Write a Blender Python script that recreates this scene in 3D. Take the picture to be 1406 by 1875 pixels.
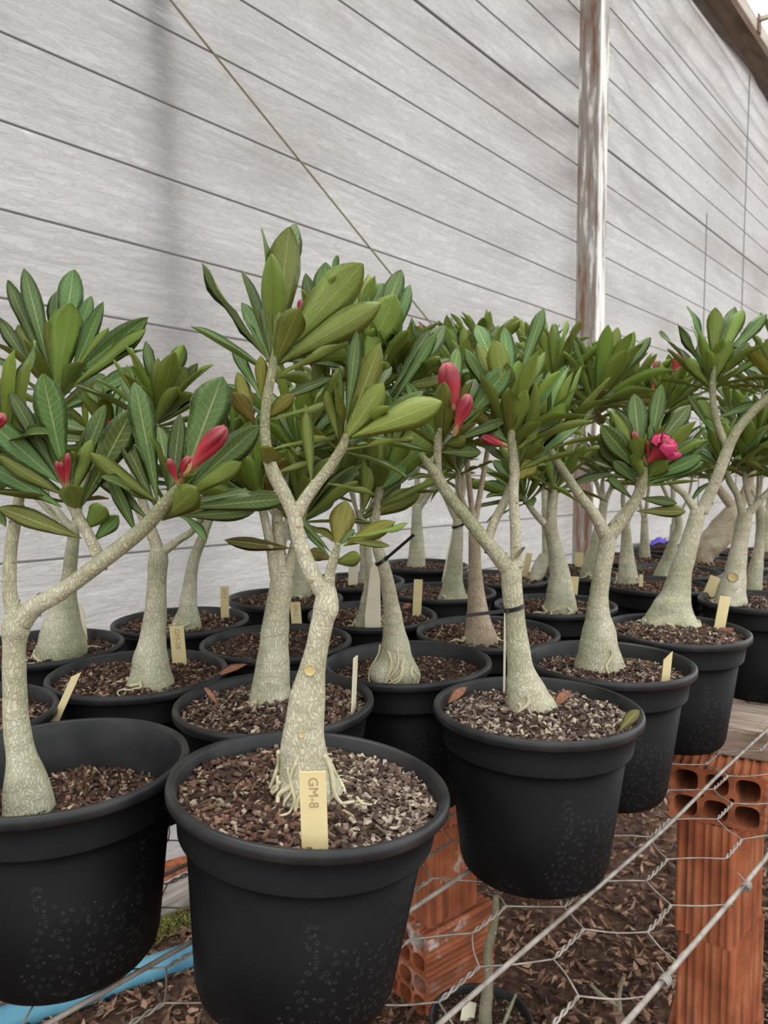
import bpy, bmesh, math, random
from mathutils import Vector, Matrix, noise
random.seed(11)
for o in list(bpy.data.objects): bpy.data.objects.remove(o)
S = bpy.context.scene
COL = S.collection
# ------------------------------------------------------------------ camera
F = 1430.0; CX, CY = 703.0, 937.5; H = 0.418
PITCH = math.atan((CY-831)/F)
cd = bpy.data.cameras.new('camera'); cam = bpy.data.objects.new('camera', cd); COL.objects.link(cam)
cd.sensor_fit = 'VERTICAL'; cd.sensor_height = 36; cd.lens = F/1875*36
cd.clip_start = 0.02; cd.clip_end = 200
cam.location = (0, 0, H); cam.rotation_euler = (math.pi/2-PITCH, 0, 0)
cd.dof.use_dof = True; cd.dof.focus_distance = 0.78; cd.dof.aperture_fstop = 13
S.camera = cam
FW = Vector((0, math.cos(PITCH), -math.sin(PITCH))); UP = Vector((0, math.sin(PITCH), math.cos(PITCH))); RT = Vector((1, 0, 0))
C0 = Vector((0, 0, H))
def ray(x, y): return FW+RT*((x-CX)/F)-UP*((y-CY)/F)
def atz(x, y, z): d = ray(x, y); return C0+d*((z-H)/d.z)
def aty(x, y, Y): d = ray(x, y); return C0+d*(Y/d.y)
# ------------------------------------------------------------------ world / light
W = bpy.data.worlds.new('overcast_sky'); S.world = W; W.use_nodes = True
bg = W.node_tree.nodes['Background']; bg.inputs[0].default_value = (0.95, 0.98, 1.0, 1); bg.inputs[1].default_value = 1.45
sd = bpy.data.lights.new('sun', 'SUN'); sd.energy = 3.4; sd.angle = math.radians(42); sd.color = (1, 0.96, 0.9)
sun = bpy.data.objects.new('sun', sd); COL.objects.link(sun); SUND = Vector((0.36, -0.28, -0.9)).normalized(); sun.rotation_euler = SUND.to_track_quat('-Z', 'Y').to_euler()
vs = S.view_settings
vs.view_transform = 'Standard'; vs.look = 'None'; vs.exposure = 0.6; vs.gamma = 1.0; vs.use_curve_mapping = False

GZ = -0.705; BZ = -0.017; KB = (H-BZ)/H
# ------------------------------------------------------------------ materials
def newmat(name):
    m = bpy.data.materials.new(name); m.use_nodes = True
    nt = m.node_tree; b = nt.nodes['Principled BSDF']
    return m, nt, b
def N(nt, typ, **kw):
    n = nt.nodes.new(typ)
    for k, v in kw.items():
        if k in n.inputs: n.inputs[k].default_value = v
        else: setattr(n, k, v)
    return n
def L(nt, a, b): nt.links.new(a, b)
def ramp(nt, src, stops):
    r = nt.nodes.new('ShaderNodeValToRGB'); e = r.color_ramp.elements
    while len(e) < len(stops): e.new(0.5)
    for i, (p, c) in enumerate(stops): e[i].position = p; e[i].color = (*c, 1)
    L(nt, src, r.inputs[0]); return r
def texco(nt, kind='Object', scale=(1, 1, 1)):
    t = nt.nodes.new('ShaderNodeTexCoord'); m = nt.nodes.new('ShaderNodeMapping'); m.inputs['Scale'].default_value = scale
    L(nt, t.outputs[kind], m.inputs[0]); return m.outputs[0]
def noise_col(name, stops, scale=20, rough=0.7, detail=6, mscale=(1, 1, 1), bump=0.0, bscale=60, bdist=0.002, spec=0.3):
    m, nt, b = newmat(name); co = texco(nt, 'Object', mscale)
    n = N(nt, 'ShaderNodeTexNoise', Scale=scale, Detail=detail); L(nt, co, n.inputs['Vector'])
    r = ramp(nt, n.outputs[0], stops); L(nt, r.outputs[0], b.inputs['Base Color'])
    b.inputs['Roughness'].default_value = rough; b.inputs['Specular IOR Level'].default_value = spec
    if bump:
        n2 = N(nt, 'ShaderNodeTexNoise', Scale=bscale, Detail=5); L(nt, co, n2.inputs['Vector'])
        bp = N(nt, 'ShaderNodeBump', Strength=bump, Distance=bdist); L(nt, n2.outputs[0], bp.inputs['Height']); L(nt, bp.outputs[0], b.inputs['Normal'])
    return m
def plain(name, c, rough=0.6, metal=0.0, spec=0.4):
    m, nt, b = newmat(name); b.inputs['Base Color'].default_value = (*c, 1); b.inputs['Roughness'].default_value = rough
    b.inputs['Metallic'].default_value = metal; b.inputs['Specular IOR Level'].default_value = spec; return m
def mix(nt, fac, a, b):
    m = nt.nodes.new('ShaderNodeMix'); m.data_type = 'RGBA'
    for sock, v in ((m.inputs[0], fac), (m.inputs[6], a), (m.inputs[7], b)):
        if isinstance(v, (tuple, float, int)): sock.default_value = (*v, 1) if isinstance(v, tuple) else v
        else: L(nt, v, sock)
    return m.outputs[2]
def math_(nt, op, a, b=None, c=None):
    m = nt.nodes.new('ShaderNodeMath'); m.operation = op
    for i, v in enumerate((a, b, c)):
        if v is None: continue
        if isinstance(v, (int, float)): m.inputs[i].default_value = v
        else: L(nt, v, m.inputs[i])
    return m.outputs[0]

def leaf_mat(name, base, vein, under=False, spots=0.0):
    m, nt, b = newmat(name)
    uv = nt.nodes.new('ShaderNodeUVMap'); sp = nt.nodes.new('ShaderNodeSeparateXYZ'); L(nt, uv.outputs[0], sp.inputs[0])
    u = math_(nt, 'ABSOLUTE', math_(nt, 'SUBTRACT', sp.outputs[0], 0.5)); v = sp.outputs[1]
    info = nt.nodes.new('ShaderNodeObjectInfo')
    hs = nt.nodes.new('ShaderNodeHueSaturation')
    L(nt, math_(nt, 'ADD', math_(nt, 'MULTIPLY', info.outputs['Random'], 0.05), 0.475), hs.inputs['Hue'])
    L(nt, math_(nt, 'ADD', math_(nt, 'MULTIPLY', info.outputs['Random'], 0.7), 0.78), hs.inputs['Value'])
    n = N(nt, 'ShaderNodeTexNoise', Scale=18.0, Detail=3); L(nt, texco(nt, 'Object', (3, 1, 1)), n.inputs['Vector'])
    c0 = mix(nt, n.outputs[0], tuple(x*0.75 for x in base), tuple(x*1.3 for x in base))
    if spots:
        ns = N(nt, 'ShaderNodeTexNoise', Scale=4.0, Detail=4); L(nt, texco(nt, 'Object', (3, 1, 1)), ns.inputs['Vector'])
        c0 = mix(nt, math_(nt, 'MULTIPLY', math_(nt, 'GREATER_THAN', ns.outputs[0], 0.58), spots), c0, (0.12, 0.07, 0.02))
    L(nt, c0, hs.inputs['Color'])
    # midrib + side veins + pale margin
    mid = math_(nt, 'SUBTRACT', 1.0, math_(nt, 'SMOOTHSTEP' if False else 'DIVIDE', u, math_(nt, 'SUBTRACT', 0.05, math_(nt, 'MULTIPLY', v, 0.03))))
    mid = math_(nt, 'MINIMUM', math_(nt, 'MAXIMUM', math_(nt, 'MULTIPLY', mid, 2.0), 0.0), 1.0)
    sv = math_(nt, 'SINE', math_(nt, 'MULTIPLY', math_(nt, 'SUBTRACT', v, math_(nt, 'MULTIPLY', u, 0.22)), 95.0))
    sv = math_(nt, 'MULTIPLY', math_(nt, 'MAXIMUM', math_(nt, 'SUBTRACT', sv, 0.8), 0.0), 1.5 if not under else 0.6)
    ed = math_(nt, 'MULTIPLY', math_(nt, 'GREATER_THAN', u, 0.48), 0.55)
    fac = math_(nt, 'MINIMUM', math_(nt, 'ADD', math_(nt, 'ADD', math_(nt, 'MULTIPLY', mid, 0.9 if not under else 0.55), sv), ed), 1.0)
    col = mix(nt, fac, hs.outputs[0], vein)
    L(nt, col, b.inputs['Base Color'])
    b.inputs['Roughness'].default_value = 0.3 if not under else 0.45
    b.inputs['Specular IOR Level'].default_value = 0.5
    # rain drops as fine relief on the upper face
    nb = N(nt, 'ShaderNodeTexNoise', Scale=14.0, Detail=4); L(nt, texco(nt, 'Object', (3, 1, 1)), nb.inputs['Vector']); hgt = math_(nt, 'ADD', math_(nt, 'MULTIPLY', sv, -1.0), math_(nt, 'MULTIPLY', nb.outputs[0], 1.6))
    if not under:
        vo = N(nt, 'ShaderNodeTexVoronoi', Scale=9.0); L(nt, texco(nt, 'Object', (3.2, 1, 1)), vo.inputs['Vector'])
        dr = math_(nt, 'MAXIMUM', math_(nt, 'SUBTRACT', 0.16, vo.outputs['Distance']), 0.0)
        hgt = math_(nt, 'ADD', math_(nt, 'MULTIPLY', dr, 5.0), hgt)
    bp = N(nt, 'ShaderNodeBump', Strength=0.5, Distance=0.0014); L(nt, hgt, bp.inputs['Height']); L(nt, bp.outputs[0], b.inputs['Normal'])
    tr = nt.nodes.new('ShaderNodeBsdfTranslucent'); L(nt, mix(nt, 0.5, col, (base[0]*2.2, base[1]*1.9, base[2]*0.8)), tr.inputs[0])
    ms = nt.nodes.new('ShaderNodeMixShader'); ms.inputs[0].default_value = 0.3
    out = nt.nodes['Material Output']
    L(nt, b.outputs[0], ms.inputs[1]); L(nt, tr.outputs[0], ms.inputs[2]); L(nt, ms.outputs[0], out.inputs[0])
    return m
VEIN = (0.42, 0.5, 0.2)
PAL = {
 'g': (leaf_mat('leaf_green_top', (0.108, 0.185, 0.046), VEIN), leaf_mat('leaf_green_under', (0.19, 0.245, 0.042), (0.36, 0.42, 0.13), True)),
 'b': (leaf_mat('leaf_bright_top', (0.13, 0.21, 0.04), VEIN), leaf_mat('leaf_bright_under', (0.235, 0.30, 0.05), (0.42, 0.5, 0.12), True)),
 'o': (leaf_mat('leaf_olive_top', (0.17, 0.17, 0.03), VEIN, False, 0.5), leaf_mat('leaf_olive_under', (0.20, 0.19, 0.025), (0.32, 0.3, 0.08), True, 0.6)),
}
def bark_mat(name, c1, c2, c3, green):
    m, nt, b = newmat(name)
    at = N(nt, 'ShaderNodeAttribute', attribute_name='tip')
    co = texco(nt, 'Object', (1, 1, 0.28))
    n = N(nt, 'ShaderNodeTexNoise', Scale=26.0, Detail=6); L(nt, texco(nt, 'Object', (1, 1, 0.6)), n.inputs['Vector'])
    r = ramp(nt, n.outputs[0], [(0.3, c1), (0.5, c2), (0.72, c3)])
    ng = N(nt, 'ShaderNodeTexNoise', Scale=13.0, Detail=3); L(nt, co, ng.inputs['Vector'])
    rg = ramp(nt, ng.outputs[0], [(0.45, (0, 0, 0)), (0.66, (1, 1, 1))])
    col = mix(nt, math_(nt, 'MULTIPLY', rg.outputs[0], 0.75), r.outputs[0], green)
    young = math_(nt, 'POWER', at.outputs['Fac'], 2.2)
    col = mix(nt, math_(nt, 'MULTIPLY', young, 0.85), col, (0.17, 0.19, 0.07))
    # fine wrinkles up the stem: their shading painted into the colour, dark cracks, pale ridges
    nd = N(nt, 'ShaderNodeTexNoise', Scale=60.0, Detail=3); L(nt, texco(nt), nd.inputs['Vector']); va = nt.nodes.new('ShaderNodeVectorMath'); va.operation = 'MULTIPLY_ADD'; va.inputs[1].default_value = (0.016, 0.016, 0.016); L(nt, nd.outputs['Color'], va.inputs[0]); L(nt, co, va.inputs[2])
    w = N(nt, 'ShaderNodeTexVoronoi', Scale=340.0, feature='DISTANCE_TO_EDGE'); L(nt, va.outputs[0], w.inputs['Vector'])
    rg2 = N(nt, 'ShaderNodeTexWave', Scale=22.0, Distortion=9.0, Detail=3, bands_direction='Z'); L(nt, texco(nt), rg2.inputs['Vector'])
    wr = ramp(nt, w.outputs[0], [(0.0, (0.62, 0.6, 0.55)), (0.16, (0.97, 0.97, 0.96)), (0.4, (1.12, 1.12, 1.1))]); rr0 = ramp(nt, rg2.outputs[0], [(0.0, (0.86, 0.85, 0.83)), (0.08, (1, 1, 1)), (0.93, (1, 1, 1)), (1.0, (1.12, 1.1, 1.07))])
    m0 = nt.nodes.new('ShaderNodeMix'); m0.data_type = 'RGBA'; m0.blend_type = 'MULTIPLY'; m0.inputs[0].default_value = 1.0; L(nt, wr.outputs[0], m0.inputs[6]); L(nt, rr0.outputs[0], m0.inputs[7])
    mu = nt.nodes.new('ShaderNodeMix'); mu.data_type = 'RGBA'; mu.blend_type = 'MULTIPLY'; mu.inputs[0].default_value = 0.78
    L(nt, col, mu.inputs[6]); L(nt, m0.outputs[2], mu.inputs[7])
    L(nt, mu.outputs[2], b.inputs['Base Color']); b.inputs['Roughness'].default_value = 0.62; b.inputs['Specular IOR Level'].default_value = 0.3
    hh = math_(nt, 'ADD', math_(nt, 'MINIMUM', w.outputs[0], 0.25), math_(nt, 'MULTIPLY', rg2.outputs[0], 0.12))
    bp = N(nt, 'ShaderNodeBump', Strength=0.7, Distance=0.0025); L(nt, hh, bp.inputs['Height']); L(nt, bp.outputs[0], b.inputs['Normal'])
    return m
BARK = bark_mat('pale_bark', (0.33, 0.31, 0.20), (0.50, 0.47, 0.34), (0.68, 0.64, 0.49), (0.28, 0.31, 0.17))
BARKB = bark_mat('brown_patched_bark', (0.28, 0.22, 0.14), (0.44, 0.34, 0.24), (0.60, 0.55, 0.42), (0.28, 0.29, 0.16))
SCAR = noise_col('leaf_scar', [(0.3, (0.16, 0.1, 0.05)), (0.6, (0.5, 0.4, 0.26))], 200, 0.8)
ROOT = noise_col('root_skin', [(0.3, (0.36, 0.32, 0.18)), (0.7, (0.62, 0.56, 0.38))], 60, 0.7)
CUT = plain('cut_scar', (0.55, 0.42, 0.18), 0.8)
TWIGM = noise_col('dry_brown', [(0.3, (0.06, 0.03, 0.018)), (0.7, (0.2, 0.11, 0.06))], 50, 0.85)
def pot_mat():
    m, nt, b = newmat('black_pot_plastic'); co = texco(nt)
    n = N(nt, 'ShaderNodeTexNoise', Scale=14.0, Detail=5); L(nt, co, n.inputs['Vector'])
    r = ramp(nt, n.outputs[0], [(0.3, (0.004, 0.004, 0.0045)), (0.75, (0.010, 0.010, 0.0105))])
    v = N(nt, 'ShaderNodeTexVoronoi', Scale=190.0); L(nt, co, v.inputs['Vector'])
    ring = math_(nt, 'LESS_THAN', math_(nt, 'ABSOLUTE', math_(nt, 'SUBTRACT', v.outputs['Distance'], 0.28)), 0.03)
    n2 = N(nt, 'ShaderNodeTexNoise', Scale=9.0, Detail=2); L(nt, co, n2.inputs['Vector'])
    mk = math_(nt, 'MULTIPLY', math_(nt, 'MULTIPLY', ring, math_(nt, 'GREATER_THAN', n2.outputs[0], 0.56)), 0.11)
    L(nt, mix(nt, mk, r.outputs[0], (0.3, 0.3, 0.29)), b.inputs['Base Color'])
    b.inputs['Roughness'].default_value = 0.5; b.inputs['Specular IOR Level'].default_value = 0.09
    return m
POT = pot_mat()
RIM = noise_col('black_pot_rim', [(0.3, (0.010, 0.010, 0.011)), (0.8, (0.035, 0.034, 0.033))], 30, 0.42, bump=0.1, spec=0.3)
def chip_mat(name, rough=0.85):
    m, nt, b = newmat(name); a = N(nt, 'ShaderNodeAttribute', attribute_name='Col')
    n = N(nt, 'ShaderNodeTexNoise', Scale=240.0, Detail=3); L(nt, texco(nt), n.inputs['Vector'])
    mu = nt.nodes.new('ShaderNodeMix'); mu.data_type = 'RGBA'; mu.blend_type = 'MULTIPLY'; mu.inputs[0].default_value = 0.6
    r = ramp(nt, n.outputs[0], [(0.3, (0.5, 0.5, 0.5)), (0.7, (1.3, 1.3, 1.3))])
    L(nt, a.outputs['Color'], mu.inputs[6]); L(nt, r.outputs[0], mu.inputs[7]); L(nt, mu.outputs[2], b.inputs['Base Color'])
    b.inputs['Roughness'].default_value = rough; b.inputs['Specular IOR Level'].default_value = 0.25; return m
CHIP = chip_mat('mulch_pieces')
SOILM = noise_col('dark_soil', [(0.3, (0.022, 0.013, 0.009)), (0.7, (0.075, 0.045, 0.03))], 160, 0.95, bump=0.8, bscale=220, bdist=0.004)
TAGM = noise_col('yellowed_plastic', [(0.35, (0.66, 0.52, 0.24)), (0.6, (0.74, 0.63, 0.36)), (0.8, (0.7, 0.44, 0.12))], 22, 0.5)
TAGW = noise_col('cream_plastic', [(0.35, (0.70, 0.63, 0.45)), (0.7, (0.76, 0.71, 0.55))], 30, 0.5)
INK = plain('faded_ink', (0.34, 0.26, 0.13), 0.8)
WIRE = noise_col('galvanised_wire', [(0.3, (0.15, 0.125, 0.10)), (0.7, (0.33, 0.29, 0.25))], 70, 0.45, spec=0.5)
BLACKP = plain('black_nylon', (0.012, 0.012, 0.013), 0.35)
def bud_mat():
    m, nt, b = newmat('crimson_petal'); a = N(nt, 'ShaderNodeAttribute', attribute_name='tip')
    n = N(nt, 'ShaderNodeTexNoise', Scale=90.0, Detail=3); L(nt, texco(nt), n.inputs['Vector'])
    f = math_(nt, 'ADD', a.outputs['Fac'], math_(nt, 'MULTIPLY', math_(nt, 'SUBTRACT', n.outputs[0], 0.5), 0.35))
    r = ramp(nt, f, [(0.0, (0.45, 0.22, 0.10)), (0.18, (0.42, 0.07, 0.06)), (0.5, (0.34, 0.018, 0.034)), (0.8, (0.20, 0.006, 0.015)), (1.0, (0.34, 0.07, 0.08))])
    L(nt, r.outputs[0], b.inputs['Base Color']); b.inputs['Roughness'].default_value = 0.5; b.inputs['Subsurface Weight'].default_value = 0.0
    return m
BUD = bud_mat()
PINK = noise_col('pink_petal', [(0.3, (0.40, 0.012, 0.07)), (0.6, (0.62, 0.07, 0.18))], 60, 0.5)
CALYX = noise_col('calyx', [(0.3, (0.3, 0.16, 0.06)), (0.7, (0.45, 0.32, 0.14))], 90, 0.7)
def brick_mat():
    m, nt, b = newmat('terracotta'); co = texco(nt)
    n = N(nt, 'ShaderNodeTexNoise', Scale=14.0, Detail=6); L(nt, co, n.inputs['Vector'])
    n2 = N(nt, 'ShaderNodeTexNoise', Scale=16.0, Detail=4); L(nt, texco(nt, 'Object', (3, 3, 0.4)), n2.inputs['Vector'])
    r = ramp(nt, n.outputs[0], [(0.25, (0.22, 0.065, 0.028)), (0.5, (0.37, 0.115, 0.05)), (0.8, (0.50, 0.20, 0.10))])
    dark = math_(nt, 'MULTIPLY', math_(nt, 'MAXIMUM', math_(nt, 'SUBTRACT', n2.outputs[0], 0.48), 0.0), 3.6)
    c = mix(nt, dark, r.outputs[0], (0.10, 0.04, 0.022))
    info = nt.nodes.new('ShaderNodeObjectInfo')
    ne = N(nt, 'ShaderNodeTexNoise', Scale=11.0, Detail=8, Roughness=0.7); L(nt, co, ne.inputs['Vector'])
    wm = math_(nt, 'MULTIPLY', math_(nt, 'MINIMUM', math_(nt, 'MULTIPLY', math_(nt, 'MAXIMUM', math_(nt, 'SUBTRACT', ne.outputs[0], 0.57), 0.0), 9.0), 1.0), info.outputs['Alpha'])
    sepc = nt.nodes.new('ShaderNodeSeparateColor'); L(nt, info.outputs['Color'], sepc.inputs[0])
    wm = math_(nt, 'MULTIPLY', wm, sepc.outputs[0])
    c = mix(nt, wm, c, (0.62, 0.55, 0.5))
    L(nt, c, b.inputs['Base Color']); b.inputs['Roughness'].default_value = 0.85; b.inputs['Specular IOR Level'].default_value = 0.2
    bp = N(nt, 'ShaderNodeBump', Strength=0.5, Distance=0.0015); n3 = N(nt, 'ShaderNodeTexNoise', Scale=180.0, Detail=4); L(nt, co, n3.inputs['Vector'])
    L(nt, n3.outputs[0], bp.inputs['Height']); L(nt, bp.outputs[0], b.inputs['Normal'])
    return m
BRICK = brick_mat()
WOOD = noise_col('weathered_board', [(0.3, (0.20, 0.14, 0.10)), (0.55, (0.36, 0.28, 0.22)), (0.75, (0.5, 0.42, 0.34))], 12, 0.85, 8, (1, 9, 12), bump=0.4, bscale=30)
PIPE = noise_col('blue_pvc', [(0.3, (0.07, 0.22, 0.32)), (0.6, (0.13, 0.34, 0.44)), (0.8, (0.3, 0.46, 0.5))], 10, 0.45)
# ------------------------------------------------------------------ mesh helpers
def mesh(name, v, f, mats, smooth=True, mi=None):
    me = bpy.data.meshes.new(name); me.from_pydata([tuple(p) for p in v], [], f)
    for m in (mats if isinstance(mats, (list, tuple)) else [mats]): me.materials.append(m)
    if smooth: me.polygons.foreach_set('use_smooth', [True]*len(f))
    if mi: me.polygons.foreach_set('material_index', mi)
    me.update(); return me
def link(name, data, parent=None, mat=None):
    o = bpy.data.objects.new(name, data); COL.objects.link(o)
    if parent is not None: o.parent = parent
    if mat is not None: o.matrix_basis = mat
    return o
def empty(name, loc):
    o = bpy.data.objects.new(name, None); COL.objects.link(o); o.location = loc; o.empty_display_size = 0.02; return o
def tag(o, label, cat, group=None):
    o['label'] = label; o['category'] = cat
    if group: o['group'] = group
    return o
def structure(o, label=None):
    o['kind'] = 'structure'
    if label: o['label'] = label
    return o
def fattr(me, name, vals):
    a = me.attributes.new(name, 'FLOAT', 'POINT'); a.data.foreach_set('value', vals)
def cattr(me, vals):
    a = me.color_attributes.new('Col', 'FLOAT_COLOR', 'POINT'); a.data.foreach_set('color', [x for c in vals for x in (*c, 1)])
def catmull(pts, sub):
    out = []
    for i in range(len(pts)-1):
        p0 = pts[max(i-1, 0)]; p1 = pts[i]; p2 = pts[i+1]; p3 = pts[min(i+2, len(pts)-1)]
        for k in range(sub):
            t = k/sub
            out.append([0.5*((2*b)+(-a+c)*t+(2*a-5*b+4*c-d)*t*t+(-a+3*b-3*c+d)*t*t*t) for a, b, c, d in zip(p0, p1, p2, p3)])
    out.append(list(pts[-1])); return out
def tube_geo(pts, seg=12, sub=5, lobes=0.0, rough=0.0, cap=True, seed=0):
    """pts: (x,y,z,r). returns verts, faces, t per vert"""
    P = catmull(pts, sub) if sub > 1 else [list(p) for p in pts]
    V, Fc, T = [], [], []; n = len(P); prev = None
    for i, p in enumerate(P):
        a = Vector(P[max(i-1, 0)][:3]); b = Vector(P[min(i+1, n-1)][:3]); d = (b-a)
        d = d.normalized() if d.length > 1e-9 else Vector((0, 0, 1))
        if prev is None: x = d.orthogonal().normalized()
        else: x = (prev-d*prev.dot(d)); x = x.normalized() if x.length > 1e-6 else d.orthogonal().normalized()
        prev = x; y = d.cross(x); t = i/(n-1)
        for k in range(seg):
            an = 2*math.pi*k/seg; r = p[3]
            if lobes: r *= 1+lobes*max(0, 1-t*3.2)*(math.sin(an*3+seed)+0.6*math.sin(an*5+seed*2.3))
            q = x*math.cos(an)*r+y*math.sin(an)*r+Vector(p[:3])
            if rough:
                q += (x*math.cos(an)+y*math.sin(an))*r*rough*noise.noise(Vector((q.x*30, q.y*30, q.z*45+seed)))
            V.append(q); T.append(t)
    for i in range(n-1):
        for k in range(seg):
            k2 = (k+1) % seg; Fc.append((i*seg+k, i*seg+k2, (i+1)*seg+k2, (i+1)*seg+k))
    if cap:
        c = len(V); V.append(Vector(P[-1][:3])); T.append(1.0)
        for k in range(seg): Fc.append(((n-1)*seg+k, (n-1)*seg+(k+1) % seg, c))
        c = len(V); V.append(Vector(P[0][:3])); T.append(0.0)
        for k in range(seg): Fc.append(((k+1) % seg, k, c))
    return V, Fc, T, P
def lathe_geo(prof, seg=64):
    V, Fc = [], []
    for r, z in prof:
        for k in range(seg): a = 2*math.pi*k/seg; V.append((r*math.cos(a), r*math.sin(a), z))
    for i in range(len(prof)-1):
        for k in range(seg):
            k2 = (k+1) % seg; Fc.append((i*seg+k, i*seg+k2, (i+1)*seg+k2, (i+1)*seg+k))
    return V, Fc
def box_geo(sx, sy, sz):
    v = [(x*sx/2, y*sy/2, z*sz/2) for x in (-1, 1) for y in (-1, 1) for z in (-1, 1)]
    return v, [(0, 1, 3, 2), (4, 6, 7, 5), (0, 4, 5, 1), (2, 3, 7, 6), (0, 2, 6, 4), (1, 5, 7, 3)]
def bevel_box(name, s, mat, bev=0.004, seg=2):
    bm = bmesh.new(); bmesh.ops.create_cube(bm, size=1); bmesh.ops.scale(bm, vec=s, verts=bm.verts)
    bmesh.ops.bevel(bm, geom=bm.edges[:], offset=bev, segments=seg, affect='EDGES')
    me = bpy.data.meshes.new(name); bm.to_mesh(me); bm.free(); me.materials.append(mat); return me
def basis(x, y, z, loc):
    m = Matrix((x, y, z)).transposed().to_4x4(); m.translation = loc; return m

# ------------------------------------------------------------------ structure : ground
VPD = ray(1879, 872); WU = Vector((VPD.x, VPD.y, 0)).normalized(); WN = Vector((-WU.y, WU.x, 0)); WD = 1.75; WK = WD/1.27
def ground():
    n = 60; V = []; Fc = []; gx = [-40, -12, -6]+[-3+8*i/54 for i in range(55)]+[9, 18, 40]; gy = [-40, -12, -4]+[-0.8+8.5*i/54 for i in range(55)]+[12, 20, 40]
    for j in range(n+1):
        for i in range(n+1):
            x = gx[i]; y = gy[j]
            V.append((x, y, GZ+0.012*noise.noise(Vector((x*3, y*3, 0)))))
    for j in range(n):
        for i in range(n): a = j*(n+1)+i; Fc.append((a, a+1, a+n+2, a+n+1))
    m = noise_col('litter_ground', [(0.3, (0.05, 0.026, 0.017)), (0.55, (0.13, 0.07, 0.045)), (0.75, (0.20, 0.12, 0.08))], 60, 0.95, bump=0.8, bscale=120, bdist=0.01)
    g = structure(link('floor', mesh('floor', V, Fc, m)), 'brown earth floor covered in mulch'); return g
FLOOR = ground()
# leaf litter / mulch pieces on the ground (nobody could count it)
def flakes(n, place, size, cols, curl=0.25, elong=(2.0, 6.0), tilt=0.5, shape='flake', rnd=random):
    V, Fc, Cc = [], [], []
    for _ in range(n):
        p, nrm = place(); s = size*rnd.uniform(0.5, 1.5); e = rnd.uniform(*elong); w = s/ e**0.5; l = s*e**0.5*0.8; th = w*rnd.uniform(0.1, 0.4)
        z = (Vector(nrm)+Vector((rnd.gauss(0, tilt), rnd.gauss(0, tilt), 0))).normalized()
        x = Vector((rnd.gauss(0, 1), rnd.gauss(0, 1), rnd.gauss(0, 1))).cross(z).normalized(); y = z.cross(x)
        c = rnd.choice(cols); k = rnd.uniform(0.7, 1.25); c = tuple(q*k for q in c); b = len(V); cu = curl*l*rnd.uniform(-1, 1)
        P = Vector(p)
        if shape == 'flake':
            pts = [(-l/2, 0, cu), (0, -w/2, 0), (l/2, w*rnd.uniform(-.3, .3), cu), (0, w/2, 0)]
            for q in pts: V.append(P+x*q[0]+y*q[1]+z*(q[2]+th))
            V.append(P-z*th); Fc += [(b, b+1, b+2, b+3), (b+1, b, b+4), (b+2, b+1, b+4), (b+3, b+2, b+4), (b, b+3, b+4)]
            Cc += [c]*5
        else:
            for q in ((-l/2, -w/2, 0), (l/2, -w/2*rnd.uniform(.4, 1), 0), (l/2*rnd.uniform(.6, 1), w/2, 0), (-l/2*rnd.uniform(.5, 1), w/2*rnd.uniform(.6, 1), 0)):
                V.append(P+x*q[0]+y*q[1]-z*th)
            for q in ((-l/2.4, -w/2.4, 0), (l/2.3, -w/2.6, 0), (l/2.6, w/2.3, 0), (-l/2.5, w/2.6, 0)):
                V.append(P+x*q[0]+y*q[1]+z*th*rnd.uniform(.6, 1.6))
            Fc += [(b+4, b+5, b+6, b+7), (b, b+1, b+5, b+4), (b+1, b+2, b+6, b+5), (b+2, b+3, b+7, b+6), (b+3, b, b+4, b+7)]
            Cc += [c]*8
    return V, Fc, Cc
GC = [(0.11, 0.06, 0.04), (0.19, 0.105, 0.065), (0.32, 0.18, 0.11), (0.42, 0.27, 0.18), (0.07, 0.035, 0.022), (0.36, 0.21, 0.13), (0.22, 0.13, 0.09), (0.13, 0.09, 0.07), (0.05, 0.028, 0.02)]
R1 = random.Random(3)
def gplace():
    while True:
        x = R1.uniform(-1.2, 1.6); y = R1.uniform(0.75, 3.2)
        if Vector((x, y, 0)).dot(WN) < 1.68 and R1.random() < min(1, (1.5/y)**1.6): return (x, y, GZ+0.006+0.012*noise.noise(Vector((x*3, y*3, 0)))+R1.random()*0.006), (0, 0, 1)
v, f, c = flakes(17000, gplace, 0.019, GC, 0.22, (1.6, 7.0), 0.28, rnd=R1)
me = mesh('leaf_litter', v, f, CHIP, False); cattr(me, c)
o = link('leaf_litter', me); o['kind'] = 'stuff'; tag(o, 'brown mulch and dry leaf litter strewn over the ground', 'leaf litter')

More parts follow.
